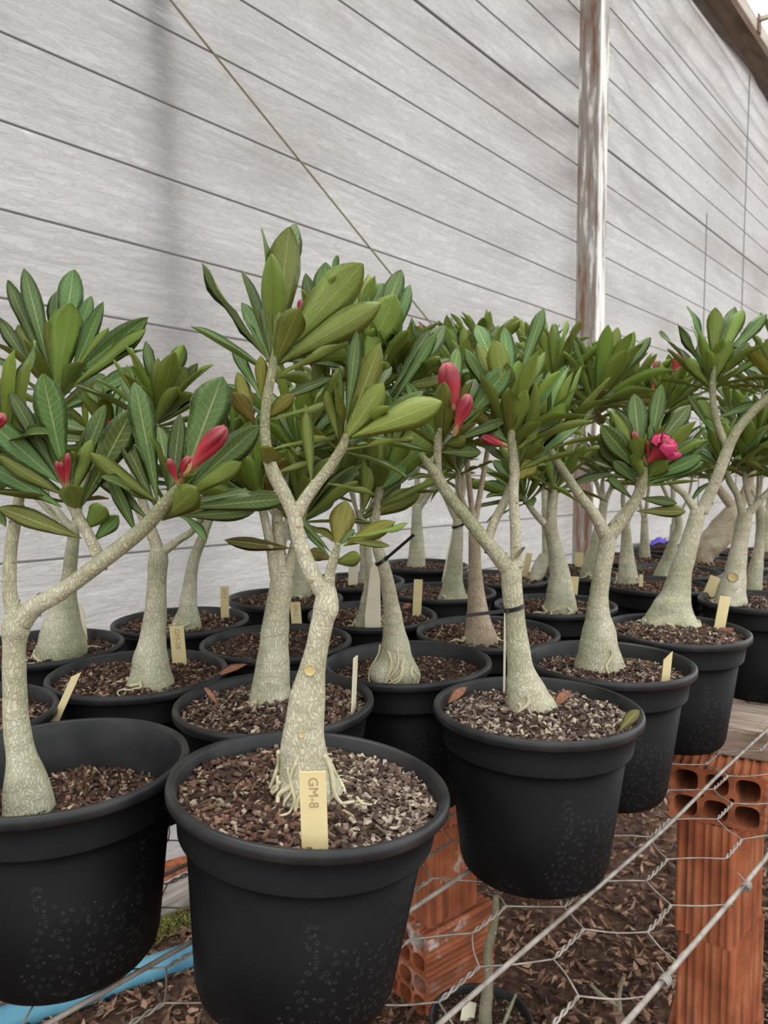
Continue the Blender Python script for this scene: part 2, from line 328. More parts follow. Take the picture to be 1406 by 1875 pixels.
# ------------------------------------------------------------------ structure : cloth wall
def wallpt(x, y, d=WD): r = ray(x, y); return C0+r*(d/(r.dot(WN)))
WSL = VPD.z/Vector((VPD.x, VPD.y, 0)).length     # slope of the cords along the wall
def wl(s, d, z): return WU*s+WN*d+Vector((0, 0, z))
def cloth_mat():
    m, nt, b = newmat('shade_cloth'); out = nt.nodes['Material Output']
    co = texco(nt)
    n1 = N(nt, 'ShaderNodeTexNoise', Scale=3.0, Detail=9, Roughness=0.68, Distortion=0.6); L(nt, texco(nt, 'Object', (1.0, 1, 7.5)), n1.inputs['Vector'])
    n2 = N(nt, 'ShaderNodeTexNoise', Scale=11.0, Detail=7, Roughness=0.72, Distortion=1.1); L(nt, texco(nt, 'Object', (1.0, 1, 4.6)), n2.inputs['Vector'])
    ns = N(nt, 'ShaderNodeTexNoise', Scale=1.1, Detail=5); L(nt, texco(nt, 'Object', (1.0, 1, 2.2)), ns.inputs['Vector'])
    wv = N(nt, 'ShaderNodeTexWave', Scale=110.0, bands_direction='Z', Distortion=0.3); L(nt, co, wv.inputs['Vector'])
    wx = N(nt, 'ShaderNodeTexWave', Scale=110.0, bands_direction='X', Distortion=0.3); L(nt, co, wx.inputs['Vector'])
    base = ramp(nt, ns.outputs[0], [(0.28, (0.42, 0.40, 0.385)), (0.5, (0.53, 0.52, 0.515)), (0.72, (0.58, 0.577, 0.575))])
    crease_shade = ramp(nt, n2.outputs[0], [(0.455, (1, 1, 1)), (0.49, (0.66, 0.62, 0.57)), (0.52, (1.08, 1.08, 1.08))])  # wrinkle shading painted into the cloth colour: dark line with a paler flank
    mu = nt.nodes.new('ShaderNodeMix'); mu.data_type = 'RGBA'; mu.blend_type = 'MULTIPLY'; mu.inputs[0].default_value = 0.5
    L(nt, base.outputs[0], mu.inputs[6]); L(nt, crease_shade.outputs[0], mu.inputs[7])
    L(nt, mu.outputs[2], b.inputs['Base Color']); b.inputs['Roughness'].default_value = 0.75; b.inputs['Specular IOR Level'].default_value = 0.25
    h = math_(nt, 'ADD', math_(nt, 'MULTIPLY', n1.outputs[0], 1.0), math_(nt, 'MULTIPLY', n2.outputs[0], 0.55))
    h = math_(nt, 'ADD', h, math_(nt, 'MULTIPLY', math_(nt, 'ADD', wv.outputs[0], wx.outputs[0]), 0.01))
    bp = N(nt, 'ShaderNodeBump', Strength=1.0, Distance=0.03); L(nt, h, bp.inputs['Height']); L(nt, bp.outputs[0], b.inputs['Normal'])
    tr = nt.nodes.new('ShaderNodeBsdfTranslucent'); L(nt, mu.outputs[2], tr.inputs[0]); L(nt, bp.outputs[0], tr.inputs[1])
    ms = nt.nodes.new('ShaderNodeMixShader'); ms.inputs[0].default_value = 0.42
    L(nt, b.outputs[0], ms.inputs[1]); L(nt, tr.outputs[0], ms.inputs[2]); L(nt, ms.outputs[0], out.inputs[0]); return m
def cloth():
    ns, nz = 320, 130; V = []; Fc = []; s0, s1, z0, z1 = -2.2, 13.5, GZ-0.02, 3.36
    for j in range(nz+1):
        for i in range(ns+1):
            s = s0+(s1-s0)*i/ns; z = z0+(z1-z0)*j/nz
            d = 0.016*noise.noise(Vector((s*0.7, z*3.3, 1)))+0.007*noise.noise(Vector((s*2.2, z*10, 5)))
            pull = math.exp(-abs(s-SP)*1.3)*max(0, min(1, (z-1.0)/1.6))
            d += 0.026*pull*math.sin((z+0.42*abs(s-SP))*27+2*noise.noise(Vector((s, z*2, 8))))
            top = max(0, (z-2.5)/0.8); d += 0.03*top*math.sin((z*1.0+0.05*s)*42+3*noise.noise(Vector((s*0.6, z, 3))))
            V.append((s, max(d, -0.036), z))
    for j in range(nz):
        for i in range(ns): a = j*(ns+1)+i; Fc.append((a, a+1, a+ns+2, a+ns+1))
    o = link('wall_back', mesh('wall_back', V, Fc, cloth_mat()))
    o.matrix_basis = basis(WU, WN, Vector((0, 0, 1)), WN*WD)
    structure(o, 'wrinkled pale grey shade cloth wall')
SP = wallpt(1084, 500).dot(WU)
cloth()
CORD = plain('grey_cord', (0.17, 0.155, 0.145), 0.8)
def rod(name, a, b, r, mat, seg=8, parent=None, loc=None):
    loc = loc or Vector((0, 0, 0))
    V, Fc, T, P = tube_geo([(*(a-loc), r), (*((a+b)/2-loc), r), (*(b-loc), r)], seg, 1)
    return link(name, mesh(name, V, Fc, mat), parent)
k = 0
for i in range(-9, 10):
    y0 = 57+162.5*i
    p = wallpt(0, y0, WD-0.042); s = p.dot(WU); zz = p.z-WSL*(s+0.0)
    thick = (i == -4)
    # cord pinned to the cloth; runs the length of the wall
    a = wl(-2.1, WD-0.042, p.z+WSL*(-2.1-s)); b = wl(13, WD-0.042, p.z+WSL*(13-s))
    if max(a.z, b.z) > 3.24 or a.z < GZ+0.05: continue
    o = rod('wall_cord', a, b, 0.0052 if thick else 0.0029, CORD)
    if thick: tag(o, 'thick dark support cord stretched along the cloth wall', 'cord')
    else: tag(o, 'thin grey cord stretched along the cloth wall', 'cord', 'thin cords along the cloth wall')
# two vertical seams in the far cloth
for px, nm in ((1363, 'a'), (1293, 'b')):
    p = wallpt(px, 400, WD-0.042); s = p.dot(WU)
    o = rod('cloth_seam', wl(s, WD-0.042, GZ), wl(s+0.01, WD-0.042, 3.2 if px == 1363 else 2.0), 0.004, plain('seam_grey', (0.2, 0.185, 0.175), 0.8)); structure(o); o.name = 'trim_%d' % (3 if px == 1363 else 4)
    o['label'] = 'dark vertical seam of the cloth wall, %s' % ('full height' if px == 1363 else 'stopping at half height')
# outer post standing behind the cloth, leaning away towards its foot
pa = wallpt(262, 20, WD+0.07); s = pa.dot(WU)
pm = bevel_box('outer_post', (0.078, 0.06, 4.3), noise_col('dark_timber', [(0.3, (0.05, 0.04, 0.03)), (0.7, (0.12, 0.1, 0.08))], 20), 0.004)
o = link('outer_post', pm); a = wl(s-0.01, WD+0.05, 1.75); b = wl(s+0.10, WD+0.22, GZ)
d = (a-b).normalized(); x = (WU-d*WU.dot(d)).normalized(); o.matrix_basis = basis(x, d.cross(x), d, b+d*2.1)
tag(o, 'dark timber post showing as a shadow through the cloth wall', 'post')
# painted steel post on the inner side
def post_mat():
    m, nt, b = newmat('rusty_white_paint'); co = texco(nt, 'Object', (1, 1, 0.12))
    n = N(nt, 'ShaderNodeTexNoise', Scale=24.0, Detail=8, Roughness=0.65); L(nt, co, n.inputs['Vector'])
    g = texco(nt, 'Object'); sp = nt.nodes.new('ShaderNodeSeparateXYZ'); L(nt, g, sp.inputs[0])
    ge = nt.nodes.new('ShaderNodeNewGeometry'); vt = nt.nodes.new('ShaderNodeVectorTransform'); vt.vector_type = 'NORMAL'; vt.convert_from = 'WORLD'; vt.convert_to = 'OBJECT'
    L(nt, ge.outputs['True Normal'], vt.inputs[0]); sn = nt.nodes.new('ShaderNodeSeparateXYZ'); L(nt, vt.outputs[0], sn.inputs[0])
    side = math_(nt, 'MAXIMUM', math_(nt, 'MULTIPLY', sn.outputs[0], -1.0), 0.0)   # the weathered end face is rusted
    r = ramp(nt, math_(nt, 'ADD', n.outputs[0], math_(nt, 'MULTIPLY', side, 0.13)), [(0.40, (0.78, 0.77, 0.74)), (0.53, (0.66, 0.63, 0.58)), (0.57, (0.30, 0.28, 0.25)), (0.66, (0.24, 0.20, 0.165)), (0.72, (0.20, 0.10, 0.06)), (0.85, (0.10, 0.05, 0.03))])
    L(nt, r.outputs[0], b.inputs['Base Color']); b.inputs['Roughness'].default_value = 0.6; return m
pp = wallpt(1084, 500, WD-0.10); s = pp.dot(WU)
o = link('support_post', bevel_box('support_post', (0.098, 0.105, 3.95), post_mat(), 0.003)); b = wl(s, WD-0.10, GZ); a = wl(s-0.03, WD-0.10, 3.2); d = (a-b).normalized(); x = (WU-d*WU.dot(d)).normalized()
o.matrix_basis = basis(x, d.cross(x), d, b+d*1.97)
tag(o, 'rusty white painted post standing against the cloth wall', 'post')
# head beam over the wall, with pale edge board and flashing
zb = 3.235
BW = noise_col('stained_beam', [(0.3, (0.09, 0.065, 0.045)), (0.5, (0.19, 0.15, 0.115)), (0.75, (0.24, 0.2, 0.16))], 5, 0.85, 6, (0.6, 3, 3))
o = link('trim_1', bevel_box('trim_1', (15.6, 0.13, 0.12), BW, 0.004)); o.matrix_basis = basis(WU, WN, Vector((0, 0, 1)), wl(5.6, WD-0.12, zb+0.06)); structure(o, 'stained wooden head beam above the cloth wall')
o = link('trim_2', bevel_box('trim_2', (15.6, 0.035, 0.09), noise_col('pale_board', [(0.3, (0.42, 0.36, 0.29)), (0.7, (0.6, 0.55, 0.47))], 8, 0.8, 5, (0.5, 3, 3)), 0.003)); o.matrix_basis = basis(WU, WN, Vector((0, 0, 1)), wl(5.6, WD-0.204, zb+0.04)); structure(o, 'pale edge board of the head beam')
o = link('trim_5', bevel_box('trim_5', (15.6, 0.07, 0.03), noise_col('grey_flashing', [(0.3, (0.16, 0.16, 0.15)), (0.7, (0.24, 0.24, 0.23))], 8), 0.003)); o.matrix_basis = basis(WU, WN, Vector((0, 0, 1)), wl(5.6, WD-0.03, zb+0.02)); structure(o, 'grey flashing strip between cloth and beam')
# beam bracket
p = atz(1396, 45, zb+0.04); o = empty('beam_bracket', wl(p.dot(WU), WD-0.227, zb+0.05))
rs = noise_col('rust', [(0.3, (0.1, 0.05, 0.03)), (0.7, (0.3, 0.2, 0.13))], 40)
m1 = link('plate', bevel_box('plate', (0.06, 0.012, 0.12), rs, 0.002), o, basis(WU, WN, Vector((0, 0, 1)), Vector((0, 0, 0))))
m2 = link('arm', bevel_box('arm', (0.03, 0.14, 0.03), noise_col('pale_tube', [(0.3, (0.4, 0.36, 0.26)), (0.7, (0.55, 0.5, 0.4))], 20), 0.003), o, basis(WU, WN, Vector((0, 0, 1)), -WN*0.07+Vector((0, 0, 0.03))))
tag(o, 'rusty metal bracket on the pale edge board under the roof', 'bracket')
# twine slanting down in front of the wall
a = wallpt(306, -8, WD-0.08); b = wallpt(795, 600, WD-0.08)
dd = (b-a).normalized(); V, Fc, T, P = tube_geo([(*(a-dd*0.5), 0.003), (*a, 0.003), (*b, 0.003), (*(b+dd*0.75), 0.003)], 6, 8)
tag(link('twine', mesh('twine', V, Fc, noise_col('jute', [(0.3, (0.16, 0.13, 0.08)), (0.7, (0.34, 0.29, 0.19))], 300))), 'brown twine slanting steeply across the cloth wall', 'string')

# ------------------------------------------------------------------ bench : support wires and netting
UU = Vector((0.66, 0.75, 0)).normalized(); VV = Vector((0.75, -0.66, 0)).normalized()
def uv(u, v, z=0): return (UU*u+VV*v)*KB+Vector((0, 0, z+BZ))
def wire_thing(v0, v1, r, label, group=None):
    pts = []
    for i in range(15):
        u = -0.25+i*0.22; t = (u-0.5)/0.5
        pts.append((*uv(u, v0+(v1-v0)*t+0.003*math.sin(i*1.7), -0.002+0.0015*math.sin(i*2.1)), r))
    V, Fc, T, P = tube_geo(pts, 8, 4); o = link('support_wire', mesh('support_wire', V, Fc, WIRE)); tag(o, label, 'wire', group)
wire_thing(-0.227, -0.221, 0.0026, 'thick grey wire along the free edge of the netting')
wire_thing(-0.328, -0.327, 0.0024, 'thick grey wire under the outer row of pots')
for j in range(8):
    wire_thing(-0.437-0.111*j, -0.437-0.111*j, 0.0023, 'thick grey wire under the inner rows of pots', 'support wires under the inner pots')
def netting():
    a0 = Vector((0.281*KB, 0.765*KB, BZ)); A = (UU*0.094+VV*0.042)*KB; B = (UU*0.082-VV*0.034)*KB; h = 0.0275*KB; rn = random.Random(5)
    V, Fc = [], []
    def add(pts, r, seg=5, sub=1):
        v, f, t, p = tube_geo([(*q, r) for q in pts], seg, sub, cap=False); b = len(V); V.extend(v); Fc.extend(tuple(i+b for i in q) for q in f)
    jit = {}
    def nod(i, j):
        if (i, j) not in jit:
            q = a0+A*i+B*j; jit[(i, j)] = q+Vector((rn.gauss(0, .003), rn.gauss(0, .003), -0.003+rn.gauss(0, .0012)))
        return jit[(i, j)]
    for i in range(-22, 24):
        for j in range(-22, 24):
            p = nod(i, j); u = p.dot(UU); v = p.dot(VV)
            if not (-0.2 < u < 2.75 and -1.34 < v < -0.234): continue
            near = u < 1.4 and v > -0.75
            s, e = p-UU*h, p+UU*h
            if near:
                for ph in (0, math.pi):
                    pts = []
                    for k in range(21):
                        t = k/20; an = ph+t*math.pi*5; q = s.lerp(e, t)+(VV*math.cos(an)+Vector((0, 0, 1))*math.sin(an))*0.0013*min(1, 6*min(t, 1-t)+.3); pts.append(q)
                    add(pts, 0.00105, 5)
            else: add([s, e], 0.0016, 4)
            for (di, dj) in ((1, 0), (0, 1)):
                q = nod(i+di, j+dj); v2 = q.dot(VV)
                if v2 > -0.228: q = q+VV*(-0.232-v2)
                en = q-UU*h; m = e.lerp(en, 0.5)+Vector((rn.gauss(0, .0012), rn.gauss(0, .0012), rn.gauss(0, .001)-.0008))
                add([e, m, en], 0.00085, 5, 3 if near else 1)
    return mesh('netting', V, Fc, WIRE)
loc = uv(0.8, -0.5); net = link('wire_netting', netting()); tag(net, 'hexagonal twisted wire netting stretched as a bench top', 'netting')
# wire ties on the outer wire
for (x, y) in ((1367, 1623), (1218, 1796)):
    p = atz(x, y, BZ)/KB; u = p.dot(UU); pts = []
    for k in range(40):
        an = k/40*2*math.pi*4; pts.append((*(uv(u+0.010*(k/40-.5), p.dot(VV))+(VV*math.cos(an)+Vector((0, 0, 1))*math.sin(an))*0.0042), 0.0009))
    pts.append((*(uv(u+0.012, p.dot(VV)-0.012, 0.004)), 0.0008))
    V, Fc, T, P = tube_geo(pts, 5, 1); tag(link('wire_tie', mesh('wire_tie', V, Fc, WIRE)), 'small coiled wire tie binding netting to the edge wire, %s' % ('beside the brick pillar' if x > 1300 else 'away from the brick pillar'), 'wire tie')

# ------------------------------------------------------------------ hollow bricks
def brick_mesh(lng=0.19, w=0.14, h=0.09, seed=0):
    cu = bpy.data.curves.new('brick_curve', 'CURVE'); cu.dimensions = '2D'; cu.fill_mode = 'BOTH'; cu.extrude = lng/2
    def poly(pts):
        s = cu.splines.new('POLY'); s.points.add(len(pts)-1); s.use_cyclic_u = True
        for p, q in zip(s.points, pts): p.co = (q[0], q[1], 0, 1)
    out = []
    def side(a, b, nrm, n):   # grooved face
        a = Vector(a); b = Vector(b); nn = Vector(nrm)
        for k in range(n):
            for t, dpt in ((0.12, 0), (0.18, 0.003), (0.46, 0.003), (0.52, 0), (0.62, 0), (0.66, 0.0022), (0.86, 0.0022), (0.90, 0)):
                tt = (k+t)/n; out.append(a.lerp(b, 0.06+tt*0.88)-nn*dpt)
    W2, H2 = w/2, h/2; c = 0.004
    out.append(Vector((-W2+c, -H2))); side((-W2, -H2), (W2, -H2), (0, -1), 5); out += [Vector((W2-c, -H2)), Vector((W2, -H2+c))]
    side((W2, -H2), (W2, H2), (1, 0), 3); out += [Vector((W2, H2-c)), Vector((W2-c, H2))]
    side((W2, H2), (-W2, H2), (0, 1), 5); out += [Vector((-W2+c, H2)), Vector((-W2, H2-c))]
    side((-W2, H2), (-W2, -H2), (-1, 0), 3); out.append(Vector((-W2, -H2+c)))
    poly(out)
    cw, ch = (w-0.008)/3, (h-0.008)/2
    for i in range(3):
        for j in range(2):
            x = (i-1)*cw; y = (j-0.5)*ch; hx, hy = cw/2-0.0045, ch/2-0.0045; pts = []
            for k in range(20):
                a = 2*math.pi*k/20; ca, sa = math.cos(a), math.sin(a)
                pts.append((x+hx*math.copysign(abs(ca)**0.62, ca), y+hy*math.copysign(abs(sa)**0.62, sa)))
            poly(pts)
    for i in (-0.5, 0.5):
        pts = [(i*cw+0.0042*math.cos(2*math.pi*k/10), 0.0042*math.sin(2*math.pi*k/10)) for k in range(10)]; poly(pts)
    ob = bpy.data.objects.new('brick_tmp', cu); COL.objects.link(ob)
    bpy.context.view_layer.update(); dg = bpy.context.evaluated_depsgraph_get()
    me = bpy.data.meshes.new_from_object(ob.evaluated_get(dg)); bpy.data.objects.remove(ob); bpy.data.curves.remove(cu)
    me.name = 'brick'; me.materials.clear(); me.materials.append(BRICK); return me
BM = brick_mesh()
Z3 = Vector((0, 0, 1))
def brick(root, ctr, X, Y, Zx, white=0.0):
    o = link('brick', BM, root, basis(X, Y, Zx, ctr-root.location)); o.color = (white, 0, 0, 1); return o
# pillar at the bench edge
zt = -0.0655
wd = Vector((0.88, -0.475, 0)).normalized(); ad = Vector((0.475, 0.88, 0)).normalized()
LFT = Vector((0.434, 1.158, 0))*1.036
bp1 = empty('brick_pillar', Vector((LFT.x+wd.x*0.07+ad.x*0.07, LFT.y+wd.y*0.07+ad.y*0.07, GZ)))
brick(bp1, LFT+wd*0.07+ad*0.095+Z3*(zt-0.045), wd, Z3, -ad)
c = LFT+wd*0.0735+ad*0.075
w2 = Matrix.Rotation(-0.27, 3, 'Z') @ wd; a2 = Matrix.Rotation(-0.27, 3, 'Z') @ ad; c = c+wd*0.0-ad*0.004
brick(bp1, c+Z3*(zt-0.09-0.095), a2, -w2, Z3, 0.0)
brick(bp1, c+wd*0.005+ad*0.004+Z3*(zt-0.28-0.095), a2, -w2, Z3, 0.0)
brick(bp1, c+Z3*(GZ+0.045), wd, Z3, -ad)
brick(bp1, c+Z3*(GZ+0.135), wd, Z3, -ad)
tag(bp1, 'pillar of orange hollow bricks standing under the weathered board', 'brick pillar')
# inner pillar seen between two pots
K = atz(783, 1715, -0.525); E2 = atz(894, 1656, -0.525); dl = (E2-K); dl.z = 0; dl.normalize(); dw = Vector((-dl.y, dl.x, 0))
bp2 = empty('brick_pillar', Vector((K.x+dl.x*.095+dw.x*.07, K.y+dl.y*.095+dw.y*.07, GZ)))
for q in range(2):
    brick(bp2, K+dl*(0.095+0.004*q)+dw*0.07+Z3*(-0.045-0.09*q), dw, Z3, dl, 1.0 if q == 0 else 0.25)
cc = K+dl*0.088+dw*0.062
brick(bp2, cc+Z3*(0.095), dl, dw, Z3, 1.0)
brick(bp2, cc+dl*0.004+dw*0.003+Z3*(0.285), dl, dw, Z3, 0.0)
brick(bp2, cc+Z3*(0.38+0.045), dl, Z3, -dw, 0.0)
tag(bp2, 'pillar of hollow bricks streaked with white mortar, standing behind the front pots', 'brick pillar')
# board lying on the outer pillar
bdm = bevel_box('weathered_board', (0.34, 0.16, 0.046), WOOD, 0.003)
q = LFT+wd*0.14+ad*0.145
o = link('weathered_board', bdm); o.matrix_basis = basis(wd, ad, Z3, q+Z3*(zt+0.0235)); tag(o, 'weathered grey wooden board lying on the orange brick pillar', 'board')
# a further pillar end beyond the board
bp3 = empty('brick_pillar', atz(1402, 1292, -0.05)*1.0); bp3.location = Vector((0.97, 1.66, GZ))
for q in range(7):
    brick(bp3, bp3.location+Z3*(0.045+0.0901*q), wd, Z3, -ad)
tag(bp3, 'pillar of orange hollow bricks laid flat, beyond the weathered board', 'brick pillar')

# ------------------------------------------------------------------ leaves
def leaf_mesh(name, bend, wavy, fold, peak, mats, rows=11, seed=0):
    rn = random.Random(seed); V = []; Fc = []; uvs = []; mi = []
    ph = rn.uniform(0, 6); cols = (-1, -0.55, 0, 0.55, 1); nc = len(cols)
    def wid(t):
        if t < 0.05: return 0.07
        q_ = t/peak; a = 0.05+0.95*(0.75*q_+0.25*math.sin(math.pi/2*q_)) if t < peak else (1-((t-peak)/(1-peak))**2.1)**0.82
        return max(0.05, min(1, a))*1.0
    top = []; bot = []
    for i in range(rows+1):
        t = (0, .07, .2, .34, .48, .6, .71, .81, .89, .95, .985, 1.0)[i]; w = 0.5*wid(t) if i < rows else 0.02
        zc = bend*t*t; R = []; Bt = []
        for c in cols:
            x = c*w; e = abs(c)
            z = zc+0.24*fold*e*w+0.6*wavy*e*e*math.sin(t*13+ph+(0 if c < 0 else 1.7))*min(1, t*3)
            y = t*(1-0.1*abs(bend)) + 0.006*math.sin(t*9+ph)*e
            R.append(len(V)); V.append((x, y, z)); uvs.append((c*0.5+0.5, t))
        for k, c in enumerate(cols):
            if k in (0, nc-1): Bt.append(R[k])
            else:
                p = V[R[k]]; th = 0.008*(1-abs(c)) * (1.6-t) + 0.003
                if c == 0: th += 0.010*(1-t)
                Bt.append(len(V)); V.append((p[0], p[1], p[2]-th)); uvs.append((c*0.5+0.5, t))
        top.append(R); bot.append(Bt)
    for i in range(rows):
        for k in range(nc-1):
            Fc.append((top[i][k], top[i][k+1], top[i+1][k+1], top[i+1][k])); mi.append(0)
            Fc.append((bot[i][k], bot[i+1][k], bot[i+1][k+1], bot[i][k+1])); mi.append(1)
    me = mesh(name, V, Fc, mats, True, mi); ul = me.uv_layers.new(name='UVMap')
    for lp in me.loops: ul.data[lp.index].uv = uvs[lp.vertex_index]
    return me
LEAF = {}
SPEC = [(0.10, 0.014, 0.55, 0.66), (-0.12, 0.03, 0.5, 0.62), (0.02, 0.06, 0.35, 0.70), (-0.25, 0.02, 0.6, 0.64), (0.18, 0.02, 0.75, 0.60), (-0.05, 0.045, 0.3, 0.72), (-0.38, 0.03, 0.5, 0.63), (0.05, 0.01, 0.7, 0.57)]
for pk, mats in PAL.items():
    LEAF[pk] = [leaf_mesh('leaf_%s' % pk, b, w, fo, pe, mats, seed=i) for i, (b, w, fo, pe) in enumerate(SPEC)]
RL = random.Random(77)
def put_leaf(root, base, d, nrm, Ln, Wd, pal='g', var=None, name='leaf'):
    d = d.normalized(); z = (nrm-d*nrm.dot(d))
    z = z.normalized() if z.length > 1e-5 else d.orthogonal().normalized()
    x = d.cross(z)
    me = LEAF[pal][RL.randrange(8) if var is None else var]
    return link(name, me, root, basis(x*Wd, d*Ln, z*Ln*0.85, base-root.location))
def hero_leaf(root, Y, bx, by, tx, ty, w, side, dep=None, pal='g'):
    if dep is None: dep = RL.uniform(-0.012, 0.012)
    b = aty(bx, by, Y); t = aty(tx, ty, Y-dep); d = t-b; Ln = d.length; lp = math.hypot(tx-bx, ty-by)
    mid = (b+t)/2; tocam = (C0-mid).normalized(); s = Y/F; Wm = w*s; roll = 0
    thin = w < 0.15*lp
    if thin: Wf = 0.16*lp; roll = math.acos(min(1, 0.9*w/Wf))*RL.choice((-1, 1)); Wm = Wf*s
    n = tocam if side == 't' else -tocam
    n = Matrix.Rotation(roll+RL.uniform(-0.2, 0.2), 3, d.normalized()) @ n
    put_leaf(root, b, d, n, Ln, Wm*1.04, pal, RL.choice((2, 5)) if thin else RL.choice((0, 1, 2, 5, 7)))
def rosette(root, ctr, axis, n, Ln, rn, pal='g', lo=0.08, hi=1.32, skip=None):
    axis = axis.normalized(); x = axis.orthogonal().normalized(); y = axis.cross(x); off = rn.uniform(0, 6.28)
    for k in range(n):
        t = (k+0.5)/n; az = off+k*2.39996+rn.gauss(0, 0.12)
        el = lo+(hi-lo)*(t**0.9)+rn.gauss(0, 0.09)
        l = Ln*1.14*(0.72+0.55*math.sin(math.pi*min(1, 0.15+t*0.75)))*rn.uniform(0.82, 1.12)
        rad = x*math.cos(az)+y*math.sin(az); d = rad*math.cos(el)+axis*math.sin(el)
        base = ctr-axis*Ln*0.30*(1-t)+rad*0.004
        nr = axis*math.cos(el)-rad*math.sin(el)
        nr = Matrix.Rotation(rn.gauss(0, 0.3), 3, d.normalized()) @ nr
        pl = pal
        if t > 0.7 and rn.random() < 0.35: pl = 'b'
        if t < 0.2 and rn.random() < 0.22: pl = 'o'
        put_leaf(root, base, d, nr, l, l*rn.uniform(0.19, 0.275), pl)

# ------------------------------------------------------------------ stems, buds, roots
def stem(root, name, pts3, mat, seg=14, sub=6, lobes=0, scars=0, tip=(0, 1), rn=None, rough=0.08):
    V, Fc, T, P = tube_geo(pts3, seg, sub, lobes, rough, True, (rn or RL).uniform(0, 50)); mi = [0]*len(Fc)
    T = [tip[0]+(tip[1]-tip[0])*t for t in T]
    if scars:
        rn = rn or RL; n = len(P); az = rn.uniform(0, 6); acc = 0.0
        for i in range(2, n-1):
            p = Vector(P[i][:3]); q = Vector(P[i-1][:3]); acc += (p-q).length
            if acc < scars: continue
            acc = 0; az += 2.4; d = (p-q).normalized(); x = d.orthogonal().normalized(); y = d.cross(x)
            nr = x*math.cos(az)+y*math.sin(az); tg = d.cross(nr); r = P[i][3]; c = p+nr*r*0.97; b = len(V); sz = min(0.0042, r*0.5)
            for s1, s2, hh in ((-1.2, 0, 0), (0, -0.55, 0), (1.2, 0, 0), (0, 0.6, 0), (0, -0.15, 0.45)):
                V.append(c+tg*s1*sz+d*s2*sz+nr*hh*sz); T.append(0.3)
            Fc += [(b, b+1, b+4), (b+1, b+2, b+4), (b+2, b+3, b+4), (b+3, b, b+4)]; mi += [1]*4
    lo = root.location; me = mesh(name, [Vector(v)-lo for v in V], Fc, [mat, SCAR], True, mi); fattr(me, 'tip', T)
    return link(name, me, root)
def bud_mesh():
    V, Fc, T = [], [], []; seg, rows = 40, 14
    prof = [(0, .07), (.08, .09), (.2, .125), (.35, .17), (.5, .22), (.62, .24), (.74, .235), (.83, .21), (.90, .175), (.95, .13), (.985, .085), (1.0, .05), (.985, .02)]
    for t, r in prof:
        for k in range(seg):
            a = 2*math.pi*k/seg+t*1.3; fo = 1+0.26*max(0, (t-0.2)*1.5)*(abs(math.sin(2.5*a-3.0*t))**0.7*1.6-1.15)
            V.append((r*fo*math.cos(a), r*fo*math.sin(a), t)); T.append(t)
    for i in range(len(prof)-1):
        for k in range(seg): k2 = (k+1) % seg; Fc.append((i*seg+k, i*seg+k2, (i+1)*seg+k2, (i+1)*seg+k))
    me = mesh('flower_bud', V, Fc, BUD); fattr(me, 'tip', T); return me
BUDM = bud_mesh()
def calyx_mesh():
    V, Fc = [], []
    for k in range(5):
        a = 2*math.pi*k/5; b = len(V)
        for (t, w, r) in ((-0.12, .05, .05), (0.0, .09, .09), (.12, .06, .125), (.2, .005, .14)):
            for s in (-1, 1):
                V.append((r*math.cos(a)-s*w*math.sin(a), r*math.sin(a)+s*w*math.cos(a), t))
        for i in range(3): Fc.append((b+2*i, b+2*i+1, b+2*i+3, b+2*i+2))
    return mesh('calyx', V, Fc, CALYX)
CALM = calyx_mesh()
def bud(root, Y, bx, by, tx, ty, w, dep=0.01):
    b = aty(bx, by, Y-dep); t = aty(tx, ty, Y-dep*1.3); d = t-b; Ln = d.length; z = d.normalized(); x = z.orthogonal().normalized(); y = z.cross(x); wm = w*Y/F/0.58
    o = link('flower_bud', BUDM, root, basis(x*wm, y*wm, z*Ln, b-root.location))
    if w > 12: link('calyx', CALM, o)
    return o
def roots(root, prof, zs, n, rn, rise=0.03, r0=0.0022):
    """thin roots that run down the trunk surface and out over the soil; prof = (x,y,z,r) rings of the trunk"""
    def surf(z):
        for a, b in zip(prof, prof[1:]):
            if a[2] <= z <= b[2]:
                t = (z-a[2])/max(1e-6, b[2]-a[2]); return [a[k]+(b[k]-a[k])*t for k in range(4)]
        return prof[1]
    for k in range(n):
        a = rn.uniform(0, 6.28); h = rise*rn.uniform(0.45, 1.1); da = rn.uniform(-.9, .9); Lo = rn.uniform(0.012, 0.035); pts = []; ra = r0*rn.uniform(0.7, 1.2); w = rn.uniform(0, 6)
        for i in range(6):
            t = i/5; q = surf(zs+h*(1-t)); an = a+da*t+0.12*math.sin(t*7+w)
            rr = q[3]*1.0+ra*0.4+0.004*t*t
            pts.append((q[0]+rr*math.cos(an), q[1]+rr*math.sin(an), zs+h*(1-t)+0.001, ra*(1-0.2*t)))
        for i in range(1, 5):
            t = i/4; an2 = an+0.5*math.sin(t*4+w)*t; rr2 = rr+Lo*t
            pts.append((q[0]+rr2*math.cos(an2), q[1]+rr2*math.sin(an2), zs+0.003-0.008*t*t, ra*(0.8-0.5*t)))
        cp = root.location; lim = 0.086
        for i, q in enumerate(pts):     # roots stay inside the pot
            hx, hy = q[0]-cp.x, q[1]-cp.y; hd = math.hypot(hx, hy)
            if hd > lim: pts[i] = (cp.x+hx*lim/hd, cp.y+hy*lim/hd, q[2], q[3])
        V, Fc, T, P = tube_geo(pts, 6, 3); link('root', mesh('root', [v-root.location for v in V], Fc, ROOT), root)

